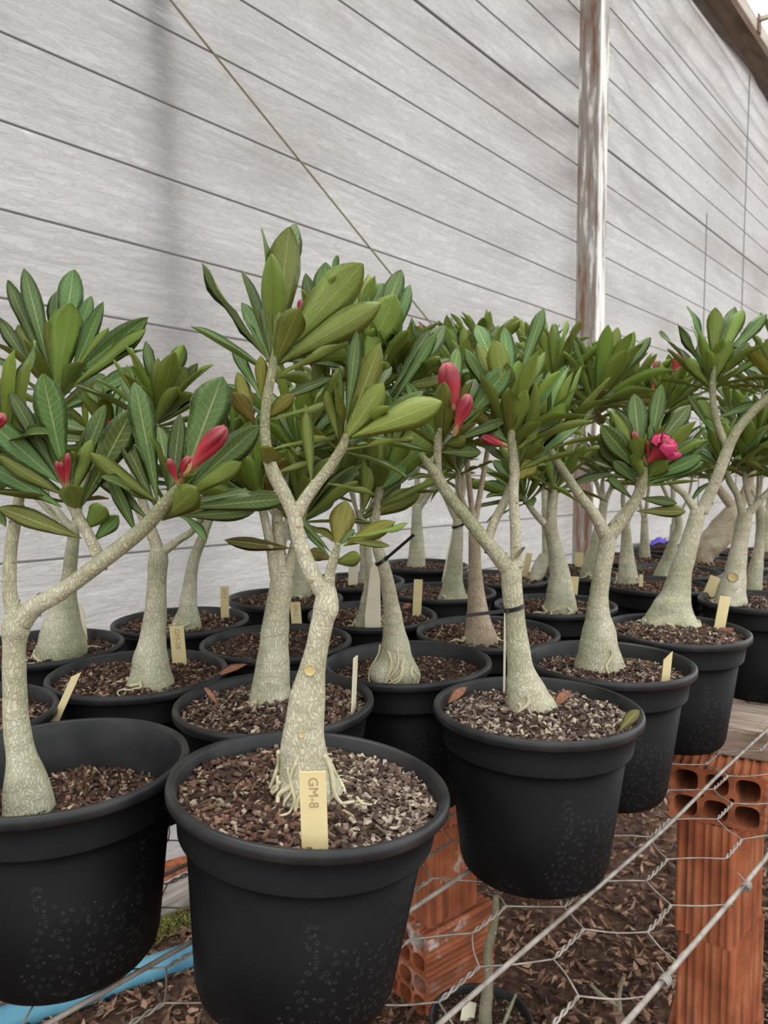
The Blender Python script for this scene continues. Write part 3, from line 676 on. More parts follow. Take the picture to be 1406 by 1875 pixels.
# ------------------------------------------------------------------ pots and soil
D0 = 0.22; PH = 0.154
body_prof = [(0.0, -0.013), (0.064, -0.013), (0.067, -0.017), (0.0725, -0.017), (0.0765, -0.012), (0.0790, -0.004), (0.0925, 0.1125), (0.0925, 0.1125), (0.0982, 0.1145), (0.0992, 0.1165), (0.0992, 0.1165), (0.1028, 0.145)]
rim_prof = [(0.1028, 0.1435), (0.1085, 0.1440), (0.1098, 0.1455), (0.1100, 0.1500), (0.1090, 0.1530), (0.1068, 0.1542), (0.1040, 0.1535), (0.1022, 0.1505), (0.1000, 0.1400), (0.0908, 0.1130), (0.0880, 0.09)]
BODY = mesh('pot', *lathe_geo(body_prof, 72), POT); RIMM = mesh('rim', *lathe_geo(rim_prof, 72), RIM)
BROWN = [(0.045, 0.022, 0.014), (0.09, 0.045, 0.028), (0.13, 0.07, 0.045), (0.06, 0.035, 0.024), (0.20, 0.115, 0.075), (0.035, 0.02, 0.014), (0.10, 0.06, 0.04), (0.32, 0.24, 0.17)]
GREY = [(0.07, 0.045, 0.034), (0.14, 0.095, 0.072), (0.22, 0.16, 0.125), (0.36, 0.29, 0.22), (0.09, 0.058, 0.042), (0.17, 0.12, 0.09), (0.05, 0.03, 0.022), (0.42, 0.34, 0.25)]
MIXC = BROWN+GREY[:5]
def soil_meshes(name, cols, n, size, seed, mound=0.006, shape='chip', split=None):
    rn = random.Random(seed); R = 0.1005
    def hz(x, y): r = math.hypot(x, y); return mound*(1-(r/R)**2)+0.004*noise.noise(Vector((x*28, y*28, seed)))
    V, Fc = [(0, 0, hz(0, 0))], []; rg, sg = 8, 32
    for i in range(1, rg+1):
        for k in range(sg): r = R*i/rg; a = 2*math.pi*k/sg; x, y = r*math.cos(a), r*math.sin(a); V.append((x, y, hz(x, y)))
    for k in range(sg): Fc.append((0, 1+k, 1+(k+1) % sg))
    for i in range(rg-1):
        for k in range(sg): a = 1+i*sg; Fc.append((a+k, a+sg+k, a+sg+(k+1) % sg, a+(k+1) % sg))
    soil = mesh('soil', V, Fc, SOILM)
    def pl():
        r = R*0.98*math.sqrt(rn.random()); a = rn.uniform(0, 6.283); x, y = r*math.cos(a), r*math.sin(a); return (x, y, hz(x, y)+rn.random()*0.003), (0, 0, 1)
    v, f, c = flakes(n, pl, size, cols, 0.12, (1.2, 5.0), 0.6, shape, rn)
    if split:   # one side of the pot has paler chips
        st = 8 if shape != 'flake' else 5
        for i in range(0, len(v), st):
            if v[i].x+v[i].y*0.0 > 0.005+rn.gauss(0, 0.02):
                cc = rn.choice(split); c[i:i+st] = [cc]*st
    ch = mesh('chips', v, f, CHIP, False); cattr(ch, c); return soil, ch
SOILS = {'brown': soil_meshes('b', BROWN, 1700, 0.0045, 1, shape='chip'), 'brownb': soil_meshes('b2', BROWN, 1700, 0.0046, 7, 0.01, shape='flake'),
         'mix': soil_meshes('m', MIXC, 1700, 0.0047, 3, 0.01), 'grey': soil_meshes('g', GREY, 1900, 0.0047, 4, 0.012), 'front': soil_meshes('f', BROWN, 2600, 0.0046, 5, 0.008, split=GREY)}
def dry_leaf(bx, by, tx, ty, w, z, label, color='brown', dep=0.0, lift=0.012):
    b = atz(bx, by, z); Y = b.y; t = aty(tx, ty, Y); d = t-b; root = empty('fallen_leaf', b)
    tocam = (C0-b).normalized()
    put = put_leaf(root, b, d, tocam+Z3*0.6, d.length, w*Y/F, 'd' if color == 'brown' else 'o', 3, 'blade')
    tag(root, label, 'leaf')
DRY = noise_col('dry_leaf', [(0.3, (0.14, 0.055, 0.03)), (0.7, (0.34, 0.16, 0.09))], 6, 0.6)
LEAF['d'] = []
for i, (b, w, fo, pe) in enumerate(SPEC):
    LEAF['d'].append(leaf_mesh('dry_blade', b, w*1.5, fo*1.6, 0.5, (DRY, DRY), seed=i+40))

def solve_pot(cx, cy, r, z=PH):
    qx, qy = cx, cy
    for _ in range(14):
        p = atz(qx, qy, z); xs = []; ys = []
        for k in range(36):
            a = 2*math.pi*k/36; d = p+Vector((r*math.cos(a), r*math.sin(a), 0))-C0; dz = d.dot(FW); xs.append(CX+F*d.dot(RT)/dz); ys.append(CY-F*d.dot(UP)/dz)
        qx += cx-(min(xs)+max(xs))/2; qy += cy-(min(ys)+max(ys))/2
    return p
POTS = {}
def px(pts, Y, dy=0.0, y0=0.0):
    out = []; n = len(pts)
    for i, p in enumerate(pts):
        yy = Y+y0+(dy-y0)*(i/(n-1)); q = aty(p[0], p[1], yy); out.append((*q, p[2]/2*yy/F))
    return out
# ------------------------------------------------------------------ potted plants
# rim-ellipse centres read from the photograph; distance follows from the common bench plane
RIMC = dict(P1=(98, 1407), P2=(563, 1444), P3=(984, 1300), P4=(1115, 1213), P5=(1240, 1153), P6=(1386, 1098), P7=(484, 1306), P8=(738, 1222), P9=(277, 1243), P10=(-80, 1312), P11=(90, 1190), P12=(331, 1138),
            P13=(510, 1180), P14=(520, 1095), P15=(682, 1126), P16=(885, 1161), P17=(815, 1081), P18=(775, 1034), P19=(648, 1063), P20=(945, 1057), P21=(1020, 1108), P22=(1082, 1055), P23=(1165, 1062), P24=(1240, 1045), P25=(1450, 1072), P26=(1315, 1033), P27=(1225, 1003), P28=(1390, 1012), P29=(1150, 1022))
PSC = dict(P2=1.0, P1=1.0, P3=1.0)
POS = {k: solve_pot(x, y, 0.11) for k, (x, y) in RIMC.items()}
ORG = {k: v.copy() for k, v in POS.items()}; FIX = {'P2': 0.05, 'P3': 0.1, 'P1': 0.15}
for _ in range(300):
    ks = list(POS)
    for i in range(len(ks)):
        for j in range(i):
            a, b = POS[ks[i]], POS[ks[j]]; d = a-b; d.z = 0; l = d.length
            if l < 0.2145:
                wa, wb = FIX.get(ks[i], 1), FIX.get(ks[j], 1); m = d/l*(0.2145-l)
                POS[ks[i]] = a+m*(wa/(wa+wb)); POS[ks[j]] = b-m*(wb/(wa+wb))
    for k in ks: POS[k] = POS[k]+(ORG[k]-POS[k])*0.004
SC = {k: 0.972 for k in POS}; SC['P2'] = 1.035; SC['P3'] = 0.99; SC['P1'] = 0.98
TILT = {'P2': (0.0, math.radians(4.8)), 'P3': (0.0, math.radians(0.5)), 'P1': (0.01, -0.01), 'P7': (0.01, -0.02), 'P4': (0, 0.01), 'P8': (0.0, -0.025), 'P13': (0.0, -0.02), 'P12': (0, -0.015), 'P5': (0.01, 0.005)}
SOILZ = {}
RP = random.Random(21)
def make_pot(root, key, soil, depth):
    s = SC[key]; tx, ty = TILT.get(key, (RP.uniform(-.012, .012), RP.uniform(-.012, .012)))
    M = Matrix.Rotation(ty, 4, 'Y') @ Matrix.Rotation(tx, 4, 'X')
    lift = Matrix.Translation((-0.154*math.sin(ty) if key == 'P2' else 0, 0, (0.0 if key == 'P2' else 0.079*abs(math.sin(ty)))-BZ+0.0005)) @ M @ Matrix.Diagonal((s, s, 1, 1))
    p = link('pot', BODY, root, lift); link('rim', RIMM, p)
    sm = SOILS[soil]; zz = PH-depth
    fs = min(1.0, (0.1003-0.345*max(0, depth-0.014))/0.1005); ls = lift @ Matrix.Translation((0, 0, zz)) @ Matrix.Diagonal((fs, fs, 1, 1)) @ Matrix.Rotation(RP.uniform(-0.5, 0.5) if soil == 'front' else RP.uniform(0, 6.28), 4, 'Z')
    so = link('soil', sm[0], root, ls); ch = link('soil_chips', sm[1], root, ls); ch['kind'] = 'stuff'
    return zz
def plant(key, label, trunk=None, br=(), ros=(), hero=(), buds=(), soil='brown', depth=0.018, nroots=0, bark=BARK, rscale=1.0, dY=0.0, seed=None, ybase=None, rootr=0.0022, rise=0.03):
    c = POS[key]; root = empty('potted_desert_rose', Vector((c.x, c.y, BZ))); tag(root, label, 'potted plant', 'potted desert roses on the wire bench')
    sz = make_pot(root, key, soil, depth); SOILZ[key] = sz+0.008
    if not trunk: return root
    rn = random.Random(seed or hash_key(key)); bx, by, bw = trunk[0]
    b = atz(bx, by, sz+0.006); Y = b.y if ybase is None else ybase
    dd = math.hypot(b.x-c.x, Y-c.y)
    if dd > 0.055: Y = c.y+max(-0.05, min(0.05, Y-c.y))
    fp = px(trunk, Y); base = Vector(fp[0][:3]); r0 = fp[0][3]
    fp = [(base.x, base.y, sz-0.012, r0*1.05)]+fp
    stem(root, 'trunk', fp, bark, 24, 8, 0.07, 0, (0, 0.25), rn, 0.10)
    topx, topy, topw = trunk[-1]
    for dy, pts in br:
        P3 = px(pts, Y, dy)
        stem(root, 'branch', P3, bark, 12, 7, 0, 0.013, (0.15, 1.0), rn)
    for r in ros:
        x, y, lean, n, Lpx, dy = r[:6]; auto = r[6] if len(r) > 6 else False; pal = r[7] if len(r) > 7 else 'g'
        ctr = aty(x, y, Y+dy); ax = Vector((lean, rn.uniform(-0.25, 0.25)-dy*2.0, 1.0))
        if auto:
            tp = aty(topx, topy, Y); mid = tp.lerp(ctr, 0.5)+Vector((ctr.x-tp.x, ctr.y-tp.y, 0))*0.22+Vector((rn.uniform(-.01, .01), 0, 0)); rr = topw/2*Y/F
            q0 = Vector(tp)-Z3*0.01
            stem(root, 'branch', [(*q0, rr*0.62), (*mid, rr*0.5), (*(ctr-ax.normalized()*0.02), max(.0035, rr*0.38)), (*ctr, 0.003)], bark, 9, 5, 0, 0.015, (0.2, 1.0), rn)
        rosette(root, ctr, ax, int(n*1.85), Lpx*Y/F, rn, pal)
    for h in hero: hero_leaf(root, Y+(h[8] if len(h) > 8 else 0), *h[:8])
    for q in buds: bud(root, Y, *q)
    if nroots: roots(root, fp, sz+0.006, nroots, rn, rise, rootr)
    root['_Y'] = Y
    return root
def hash_key(k): return 1000+int(k[1:])*37
def H_(bx, by, *rows):
    """rows: (tx,ty,w,side[,bx,by[,dep[,pal]]])"""
    out = []
    for r in rows:
        r = list(r)+[None]*(8-len(r)); x = r[4] if r[4] is not None else bx; y = r[5] if r[5] is not None else by
        out.append((x, y, r[0], r[1], r[2], r[3], r[6], r[7] or 'g'))
    return out

A_hero = H_(120, 900, (76, 684, 56, 't', 118, 868), (-20, 772, 50, 't', 108, 884), (-6, 834, 34, 'u', 112, 905), (-20, 850, 40, 't', 112, 928), (-4, 930, 36, 't', 150, 986, None, 'o'),
            (129, 893, 44, 'u', 140, 945, 0.05), (198, 920, 40, 'u', 155, 970, 0.03), (220, 942, 30, 't', 172, 990), (192, 742, 34, 't', 128, 905), (168, 806, 30, 'u', 132, 912), (244, 750, 56, 't', 150, 925), (60, 760, 34, 't', 115, 890), (20, 720, 30, 't', 105, 870)) + \
    H_(300, 925, (248, 698, 48, 't', 288, 916), (406, 688, 72, 't', 335, 880), (474, 778, 50, 't', 345, 895), (444, 846, 34, 'u', 325, 915, None, 'b'), (528, 912, 38, 't', 345, 930), (470, 936, 32, 't', 335, 945),
       (352, 902, 52, 'u', 298, 952, 0.05), (162, 842, 34, 't', 272, 952), (160, 830, 32, 'u', 292, 922, 0.02), (198, 868, 26, 't', 250, 978), (226, 800, 30, 't', 285, 930), (330, 760, 34, 't', 312, 915, -0.03))
plant('P1', 'desert rose with grafted trunk and pink bud, in the pot beside the tagged front pot', soil='brown', depth=0.046,
      trunk=[(50, 1480, 94), (48, 1435, 78), (40, 1385, 54), (30, 1330, 45), (27, 1250, 42), (26, 1180, 42), (28, 1152, 50), (32, 1125, 42)],
      br=[(0.02, [(30, 1135, 34), (18, 1085, 26), (20, 1005, 23), (33, 925, 20), (36, 885, 17), (22, 820, 14), (8, 785, 12)]),
          (-0.02, [(40, 1138, 40), (62, 1112, 36), (110, 1085, 32), (185, 1030, 30), (262, 968, 28), (300, 925, 24), (328, 890, 16)]),
          (-0.02, [(186, 1032, 24), (165, 985, 20), (140, 940, 20), (124, 905, 18), (121, 880, 12)])],
      ros=[(0, 790, -0.3, 9, 130, 0.02), (315, 905, 0.3, 7, 120, 0.03), (124, 890, -0.1, 6, 120, 0.03)], hero=A_hero,
      buds=[(345, 862, 413, 782, 42, 0.03), (325, 885, 309, 840, 17, 0.03), (332, 880, 346, 836, 24, 0.025), (118, 890, 103, 845, 13, 0.03), (122, 892, 124, 830, 15, 0.03), (116, 888, 112, 846, 12, 0.03), (-10, 790, 6, 758, 26, 0.02)])
B_hero = H_(500, 668, (543, 400, 36, 't', 512, 600, -0.03), (527, 418, 64, 'u'), (489, 416, 20, 't', 500, 640), (662, 483, 72, 'u', 518, 645), (698, 553, 54, 'u', 506, 668), (546, 566, 50, 'u', 500, 676, 0.03), (360, 485, 16, 't', 492, 662), (448, 582, 10, 't', 488, 650),
            (487, 556, 28, 't', 494, 645, -0.02), (637, 624, 20, 'u', 500, 694), (477, 652, 24, 'u', 480, 738, None, 'o'), (433, 678, 28, 'u', 466, 778, None, 'o'), (428, 720, 32, 'u', 468, 778, 0.02, 'o'), (539, 722, 30, 'u', 484, 768, None, 'o'), (608, 692, 20, 't', 505, 735), (612, 730, 12, 'u', 492, 770), (498, 822, 44, 'u', 488, 852, 0.045, 'o'), (613, 800, 13, 'u', 497, 822), (575, 845, 14, 'u', 500, 868), (430, 645, 22, 't', 480, 730, -0.04)) + \
    H_(628, 812, (694, 630, 46, 'u', 632, 800, None, 'b'), (704, 700, 52, 'u', 630, 808, None, 'b'), (809, 733, 56, 'u', 645, 800, None, 'b'), (757, 806, 13, 'u', 627, 824, None, 'b'), (598, 716, 22, 'u', 618, 802), (656, 602, 26, 't', 634, 770), (560, 738, 24, 'u', 571, 892), (715, 665, 22, 't', 640, 800, -0.04), (770, 720, 30, 't', 640, 808, -0.03, 'b'), (690, 905, 11, 'u', 600, 885), (705, 760, 30, 't', 640, 812, -0.05)) + \
    H_(617, 1010, (634, 915, 48, 'u', 616, 1004, None, 'o'), (725, 955, 32, 'u', 628, 1000, None, 'o'), (716, 1000, 13, 't', 632, 990, None, 'o'), (657, 1020, 28, 'u', 612, 1030, 0.03), (564, 1010, 26, 'u', 608, 1024, -0.02, 'o'), (548, 948, 13, 't', 606, 1012), (556, 965, 13, 't', 604, 1020), (650, 968, 14, 't', 620, 1000), (748, 962, 10, 'u', 640, 985))
plant('P2', 'desert rose with knobbly graft and bright leaves, in the tilted pot tagged GM-8', soil='front', depth=0.014, nroots=16, rise=0.034, rootr=0.0019,
      trunk=[(562, 1458, 128), (558, 1420, 104), (555, 1370, 85), (558, 1310, 70), (567, 1250, 58), (578, 1200, 45), (590, 1140, 41), (597, 1114, 47), (598, 1092, 39), (594, 1066, 33)],
      br=[(-0.005, [(598, 1092, 36), (572, 1052, 31), (551, 1000, 28), (540, 950, 26), (521, 905, 26), (500, 865, 25), (489, 825, 19), (485, 775, 18), (490, 725, 18), (498, 678, 17), (504, 640, 10)]),
          (-0.01, [(541, 945, 26), (564, 906, 22), (600, 860, 20), (626, 820, 19), (634, 795, 12)]),
          (-0.01, [(600, 1085, 27), (605, 1048, 20), (613, 1018, 17), (619, 995, 10)])],
      ros=[(510, 650, 0.2, 5, 140, 0.03), (640, 800, 0.5, 5, 110, 0.03)], hero=B_hero, buds=[(548, 590, 550, 548, 14, -0.02), (560, 660, 572, 640, 12, -0.02)])
C_hero = H_(803, 800, (821, 742, 36, 'u', 812, 802, 0.03, 'b'), (932, 673, 46, 't', 850, 772), (872, 690, 32, 't', 832, 785, -0.03), (838, 640, 30, 't', 822, 760, -0.05, 'b'), (893, 742, 22, 't', 835, 795), (930, 765, 22, 't', 820, 812), (880, 828, 26, 't', 806, 828), (770, 725, 30, 'u', 796, 800), (745, 700, 24, 't', 795, 805), (850, 808, 26, 'u', 812, 815, 0.04)) + \
    H_(936, 790, (908, 624, 42, 'u', 928, 745, 0.02, 'b'), (872, 625, 30, 'u', 918, 730, -0.02, 'b'), (925, 590, 32, 't', 935, 735, -0.03), (962, 715, 28, 'u', 938, 795, 0.03), (950, 660, 30, 'u', 930, 760), (1000, 640, 20, 'u', 945, 745), (996, 562, 26, 't', 948, 700), (870, 590, 34, 't', 915, 690, -0.05), (850, 640, 24, 't', 915, 745), (978, 845, 36, 'u', 944, 880, None, 'o'), (1005, 835, 13, 'u', 950, 860), (880, 770, 30, 't', 930, 810), (1030, 760, 20, 't', 945, 810), (985, 790, 16, 'u', 945, 825))
plant('P3', 'desert rose with slim forked trunk, black cable tie and crimson buds', soil='grey', depth=0.016, nroots=4,
      trunk=[(975, 1306, 96), (966, 1278, 78), (953, 1225, 52), (946, 1165, 40), (941, 1110, 37), (937, 1068, 39), (936, 1048, 38), (933, 1028, 32)],
      br=[(-0.02, [(936, 1048, 34), (905, 1010, 28), (860, 955, 24), (820, 905, 22), (798, 868, 21), (780, 845, 15), (770, 830, 10)]),
          (-0.02, [(801, 872, 17), (801, 840, 15), (802, 805, 14), (806, 785, 8)]),
          (0.0, [(946, 1040, 24), (943, 965, 19), (940, 905, 19), (942, 862, 19), (938, 822, 17), (936, 780, 12), (936, 760, 6)]),
          (0.03, [(892, 992, 19), (905, 955, 17), (924, 918, 16), (936, 885, 13), (955, 850, 10)]), (-0.02, [(940, 1026, 11), (950, 1012, 9), (960, 1002, 5)])],
      ros=[(803, 800, -0.1, 9, 95, 0.01), (937, 785, 0.1, 13, 115, 0.02), (960, 835, 0.5, 8, 100, 0.03)], hero=C_hero,
      buds=[(834, 756, 816, 664, 46, 0.02), (834, 790, 858, 722, 32, 0.025), (925, 815, 880, 800, 22, 0.0)])
D_hero = H_(1178, 865, (1160, 718, 38, 't', 1172, 838), (1212, 704, 30, 't', 1190, 820), (1126, 750, 32, 't', 1166, 848), (1098, 775, 42, 't', 1170, 862), (1096, 808, 36, 't', 1165, 875), (1160, 798, 36, 'u', 1178, 860, 0.03), (1262, 745, 32, 't', 1200, 818), (1192, 776, 14, 't', 1190, 830), (1222, 842, 36, 'u', 1180, 876, 0.03), (1282, 836, 30, 't', 1182, 880), (1290, 846, 22, 't', 1180, 888), (1278, 806, 26, 't', 1190, 862), (1255, 936, 22, 't', 1165, 936, None, 'o'), (1240, 922, 18, 't', 1170, 912), (1112, 872, 16, 't', 1160, 915), (1122, 842, 24, 't', 1165, 885))
plant('P4', 'desert rose with wide open fork and unfolding pink flower', soil='mix', depth=0.022, nroots=4,
      trunk=[(1096, 1228, 90), (1096, 1192, 76), (1096, 1150, 57), (1095, 1110, 38), (1102, 1050, 33), (1112, 995, 31), (1114, 972, 28)],
      br=[(-0.02, [(1110, 982, 26), (1085, 937, 20), (1060, 905, 18), (1040, 875, 17), (1020, 845, 16), (1003, 815, 13), (997, 790, 8)]),
          (-0.02, [(1116, 982, 26), (1150, 937, 20), (1169, 905, 20), (1176, 880, 18), (1180, 855, 12)]),
          (0.04, [(1122, 965, 20), (1150, 928, 16), (1175, 900, 12)])],
      ros=[(998, 795, -0.25, 16, 105, -0.02), (1180, 862, 0.1, 8, 90, 0.0)], hero=D_hero, buds=[(1182, 845, 1158, 790, 16, 0.01), (1188, 845, 1186, 808, 8, 0.02)])
E_hero = H_(1306, 690, (1310, 563, 29, 'u', 1306, 672), (1361, 566, 26, 'u', 1320, 655), (1344, 564, 22, 't', 1318, 645, -0.03), (1262, 558, 13, 't', 1300, 660), (1242, 592, 14, 't', 1298, 690), (1402, 576, 24, 't', 1330, 655), (1335, 624, 32, 'u', 1306, 698, 0.03), (1254, 655, 22, 'u', 1300, 708), (1372, 628, 24, 't', 1318, 690), (1394, 652, 14, 'u', 1316, 702), (1280, 628, 24, 't', 1300, 690, -0.03), (1278, 733, 26, 'u', 1306, 772), (1258, 722, 14, 't', 1302, 790), (1396, 735, 20, 't', 1312, 765))
plant('P5', 'desert rose with stout leaning trunk and spreading roots on mounded mulch', soil='mix', depth=0.014, nroots=9, rise=0.012, rootr=0.003,
      trunk=[(1229, 1142, 98), (1231, 1116, 76), (1238, 1086, 51), (1247, 1045, 40), (1262, 995, 33), (1275, 950, 29), (1279, 930, 26)],
      br=[(-0.02, [(1284, 938, 24), (1310, 882, 20), (1330, 828, 20), (1347, 793, 17), (1375, 757, 16), (1412, 722, 15), (1440, 690, 12)]),
          (-0.02, [(1333, 824, 14), (1316, 782, 12), (1306, 742, 12), (1305, 700, 11), (1308, 670, 6)]),
          (0.03, [(1274, 935, 16), (1254, 906, 13), (1232, 888, 11), (1215, 870, 8)])],
      ros=[(1306, 690, 0.0, 9, 85, 0.02), (1440, 690, 0.3, 14, 95, 0.0), (1215, 865, -0.4, 12, 70, 0.03)], hero=E_hero)
plant('P6', 'desert rose with round cut scar on its trunk, in the pot on the weathered board', soil='mix', depth=0.014, nroots=5, rise=0.008,
      trunk=[(1338, 1107, 60), (1340, 1076, 48), (1348, 1040, 36), (1354, 1000, 30), (1361, 960, 27), (1365, 938, 24)],
      br=[(0.0, [(1360, 942, 16), (1350, 907, 12), (1335, 880, 12), (1325, 850, 8)]), (-0.02, [(1370, 940, 16), (1400, 908, 13), (1440, 870, 12)]), (0.02, [(1376, 925, 13), (1366, 890, 10), (1362, 860, 8)])],
      ros=[(1325, 848, -0.3, 12, 80, 0.02), (1365, 852, 0.1, 14, 80, 0.03), (1440, 865, 0.3, 10, 80, 0.0)])
plant('P7', 'desert rose with straight deeply wrinkled trunk, in the pot behind the tilted front pot', soil='mix', depth=0.013, nroots=6, rise=0.008, rootr=0.003,
      trunk=[(495, 1290, 82), (497, 1252, 70), (500, 1217, 63), (502, 1172, 53), (508, 1120, 47), (515, 1072, 44), (517, 1048, 40)],
      br=[(0.0, [(506, 1056, 26), (496, 1005, 18), (486, 955, 16), (478, 922, 14), (470, 890, 10)]), (0.02, [(526, 1056, 24), (536, 1012, 18), (545, 975, 15), (560, 930, 12)]), (0.03, [(514, 1050, 26), (510, 985, 22), (508, 940, 20), (520, 880, 15), (548, 820, 10)])],
      ros=[(470, 895, -0.3, 13, 115, 0.01), (560, 930, 0.3, 10, 110, 0.02), (548, 800, 0.1, 14, 120, 0.04)],
      hero=H_(0, 0, (410, 988, 25, 't', 532, 1004, None, 'o')))
F_hero = H_(694, 885, (797, 784, 66, 'u', 706, 880), (770, 905, 34, 'u', 655, 950), (762, 888, 16, 'u', 660, 940), (745, 850, 30, 't', 690, 900), (690, 800, 50, 'u', 665, 935, None, 'b'), (735, 880, 26, 't', 680, 925), (822, 864, 15, 'u', 692, 928)) + \
    H_(690, 690, (722, 538, 68, 'u', 668, 668), (736, 488, 36, 't', 690, 610), (752, 518, 26, 't', 705, 660), (674, 497, 36, 'u', 668, 600, -0.04, 'b'), (700, 520, 40, 't', 660, 600, -0.03), (790, 600, 26, 't', 715, 720), (800, 610, 24, 't', 720, 735))
plant('P8', 'desert rose with bulbous base wrapped in thin roots and cable-tied cream tag', soil='brownb', depth=0.022, nroots=14, rise=0.05, rootr=0.0017,
      trunk=[(722, 1264, 74), (723, 1232, 92), (724, 1200, 63), (722, 1160, 44), (716, 1110, 31), (706, 1050, 24), (692, 1005, 20), (686, 970, 17), (682, 945, 15)],
      br=[(0.0, [(685, 962, 15), (690, 925, 14), (694, 885, 11)]), (0.0, [(690, 965, 15), (665, 955, 12), (655, 935, 9)]), (0.03, [(687, 960, 15), (700, 860, 12), (695, 760, 11), (690, 690, 9)])],
      ros=[(694, 885, 0.2, 10, 100, 0.02), (690, 690, 0.1, 13, 115, 0.04), (650, 650, -0.2, 12, 110, 0.06), (745, 690, 0.4, 11, 105, 0.06, True)], hero=F_hero, buds=[(568, 640, 550, 566, 10, -0.04), (605, 560, 572, 528, 10, -0.04), (695, 870, 692, 838, 8, 0.01)])
plant('P9', 'desert rose with green-stained straight trunk, in the pot tagged GM-28', soil='brown', depth=0.013, nroots=5, rise=0.01,
      trunk=[(277, 1252, 88), (277, 1207, 63), (281, 1165, 48), (286, 1110, 38), (288, 1050, 35), (290, 1022, 35), (290, 1002, 26)],
      br=[(0.0, [(290, 1012, 24), (275, 962, 18), (262, 920, 16), (246, 862, 13), (262, 800, 11), (283, 755, 8)]), (0.0, [(296, 1012, 18), (330, 987, 14), (356, 968, 12), (395, 905, 9)]), (0.03, [(288, 1005, 16), (255, 940, 12), (215, 860, 10), (205, 800, 7)])],
      ros=[(284, 752, 0.15, 18, 100, 0.0), (398, 900, 0.3, 14, 95, 0.0), (205, 800, -0.2, 13, 95, 0.04)], buds=[(280, 720, 277, 682, 13, 0.0), (200, 795, 198, 762, 16, 0.0), (300, 690, 303, 665, 10, -0.02)],
      hero=H_(290, 750, (305, 668, 34, 'u', 288, 752, 0.02, 'b'), (268, 622, 22, 't', 284, 735), (336, 632, 32, 't', 296, 720), (342, 672, 36, 'u', 290, 756), (362, 664, 20, 't', 300, 740)))
G_hero = H_(104, 735, (42, 484, 34, 't', 92, 680), (14, 515, 26, 't', 82, 670), (134, 495, 46, 't', 112, 655, -0.02), (128, 553, 60, 'u', 104, 720, 0.02), (34, 596, 36, 'u', 84, 702), (-4, 580, 24, 't', 74, 700), (100, 566, 34, 'u', 94, 700), (190, 552, 28, 't', 130, 690), (166, 545, 28, 't', 122, 670, -0.03), (272, 578, 44, 't', 130, 690), (266, 602, 30, 'u', 125, 715), (258, 672, 32, 't', 110, 752), (202, 598, 22, 'u', 125, 700), (104, 536, 34, 't', 104, 640, -0.03), (10, 680, 14, 't', 60, 800), (-6, 705, 26, 't', 40, 800))
plant('P11', 'desert rose with green-tinged flask trunk, in the pot nearest the post shadow', soil='brown', depth=0.016, nroots=5, rise=0.012,
      trunk=[(113, 1200, 92), (114, 1165, 80), (118, 1125, 56), (124, 1080, 32), (129, 1030, 25), (134, 990, 22), (134, 965, 20)],
      br=[(0.0, [(133, 972, 18), (105, 935, 12), (85, 905, 11), (80, 840, 11), (98, 770, 14), (104, 735, 16), (108, 700, 10)]), (0.03, [(136, 970, 16), (150, 900, 12), (170, 830, 9)])],
      ros=[(106, 715, 0.0, 9, 120, 0.02), (170, 830, 0.3, 12, 95, 0.03), (30, 840, -0.4, 12, 95, 0.03, True)], hero=G_hero)
plant('P10', 'potted desert rose cropped by the photo edge, with slanted pale tag', soil='brown', depth=0.016,
      trunk=[(-75, 1300, 80), (-75, 1250, 50), (-70, 1150, 36), (-66, 1060, 30)], ros=[(-60, 900, -0.1, 14, 110, 0.0, True)])
plant('P12', 'desert rose with curved slim trunk, in the back pot tagged GM-7', soil='brown', depth=0.014, nroots=5, rise=0.015,
      trunk=[(340, 1152, 58), (344, 1118, 38), (347, 1080, 27), (352, 1040, 22), (360, 1010, 20), (372, 982, 18), (377, 962, 17)],
      br=[(0.0, [(376, 970, 15), (392, 935, 11), (410, 890, 8)]), (0.02, [(374, 968, 15), (360, 930, 11), (345, 870, 8)])],
      ros=[(412, 885, 0.3, 15, 85, 0.0), (345, 865, -0.2, 15, 85, 0.02), (430, 800, 0.4, 12, 80, 0.03, True)])
plant('P13', 'desert rose hidden behind the wrinkled trunk, in the pot tagged GM-2', soil='brownb', depth=0.013, nroots=5,
      trunk=[(505, 1186, 46), (506, 1140, 32), (508, 1080, 25), (512, 1020, 20), (520, 970, 17)],
      ros=[(560, 760, 0.2, 16, 90, 0.0, True), (590, 640, 0.2, 16, 95, 0.03, True), (520, 850, -0.3, 12, 85, 0.0, True), (630, 860, 0.3, 12, 85, 0.03, True)], hero=H_(590, 635, (598, 476, 46, 't', 588, 625), (614, 468, 12, 't', 596, 600), (560, 500, 30, 't', 586, 630), (650, 520, 34, 't', 600, 628)), buds=[(575, 680, 567, 650, 14, 0.0), (530, 760, 527, 742, 10, 0.0), (610, 700, 612, 676, 10, 0)])
plant('P14', 'desert rose in the back pot touching the cloth wall, behind the GM-2 tag', soil='brown', depth=0.013, nroots=7, rise=0.01,
      trunk=[(548, 1092, 48), (550, 1062, 33), (547, 1030, 24), (542, 985, 18)], ros=[(470, 850, -0.4, 14, 75, 0.0, True), (560, 880, 0.2, 14, 75, 0.0, True), (600, 780, 0.2, 13, 75, 0, True)])
plant('P15', 'desert rose with slender dark stem behind the long cream tag', soil='brown', depth=0.014, nroots=6, rise=0.01,
      trunk=[(674, 1146, 52), (675, 1112, 36), (677, 1060, 19), (672, 1000, 15), (663, 955, 13)], ros=[(655, 840, 0.1, 16, 85, 0.0, True), (620, 790, -0.3, 13, 85, 0.03, True), (720, 800, 0.4, 13, 85, 0.04, True)], hero=H_(652, 835, (640, 660, 46, 'u', 650, 825), (612, 700, 26, 't', 646, 835)), buds=[(690, 860, 692, 838, 8, 0)])
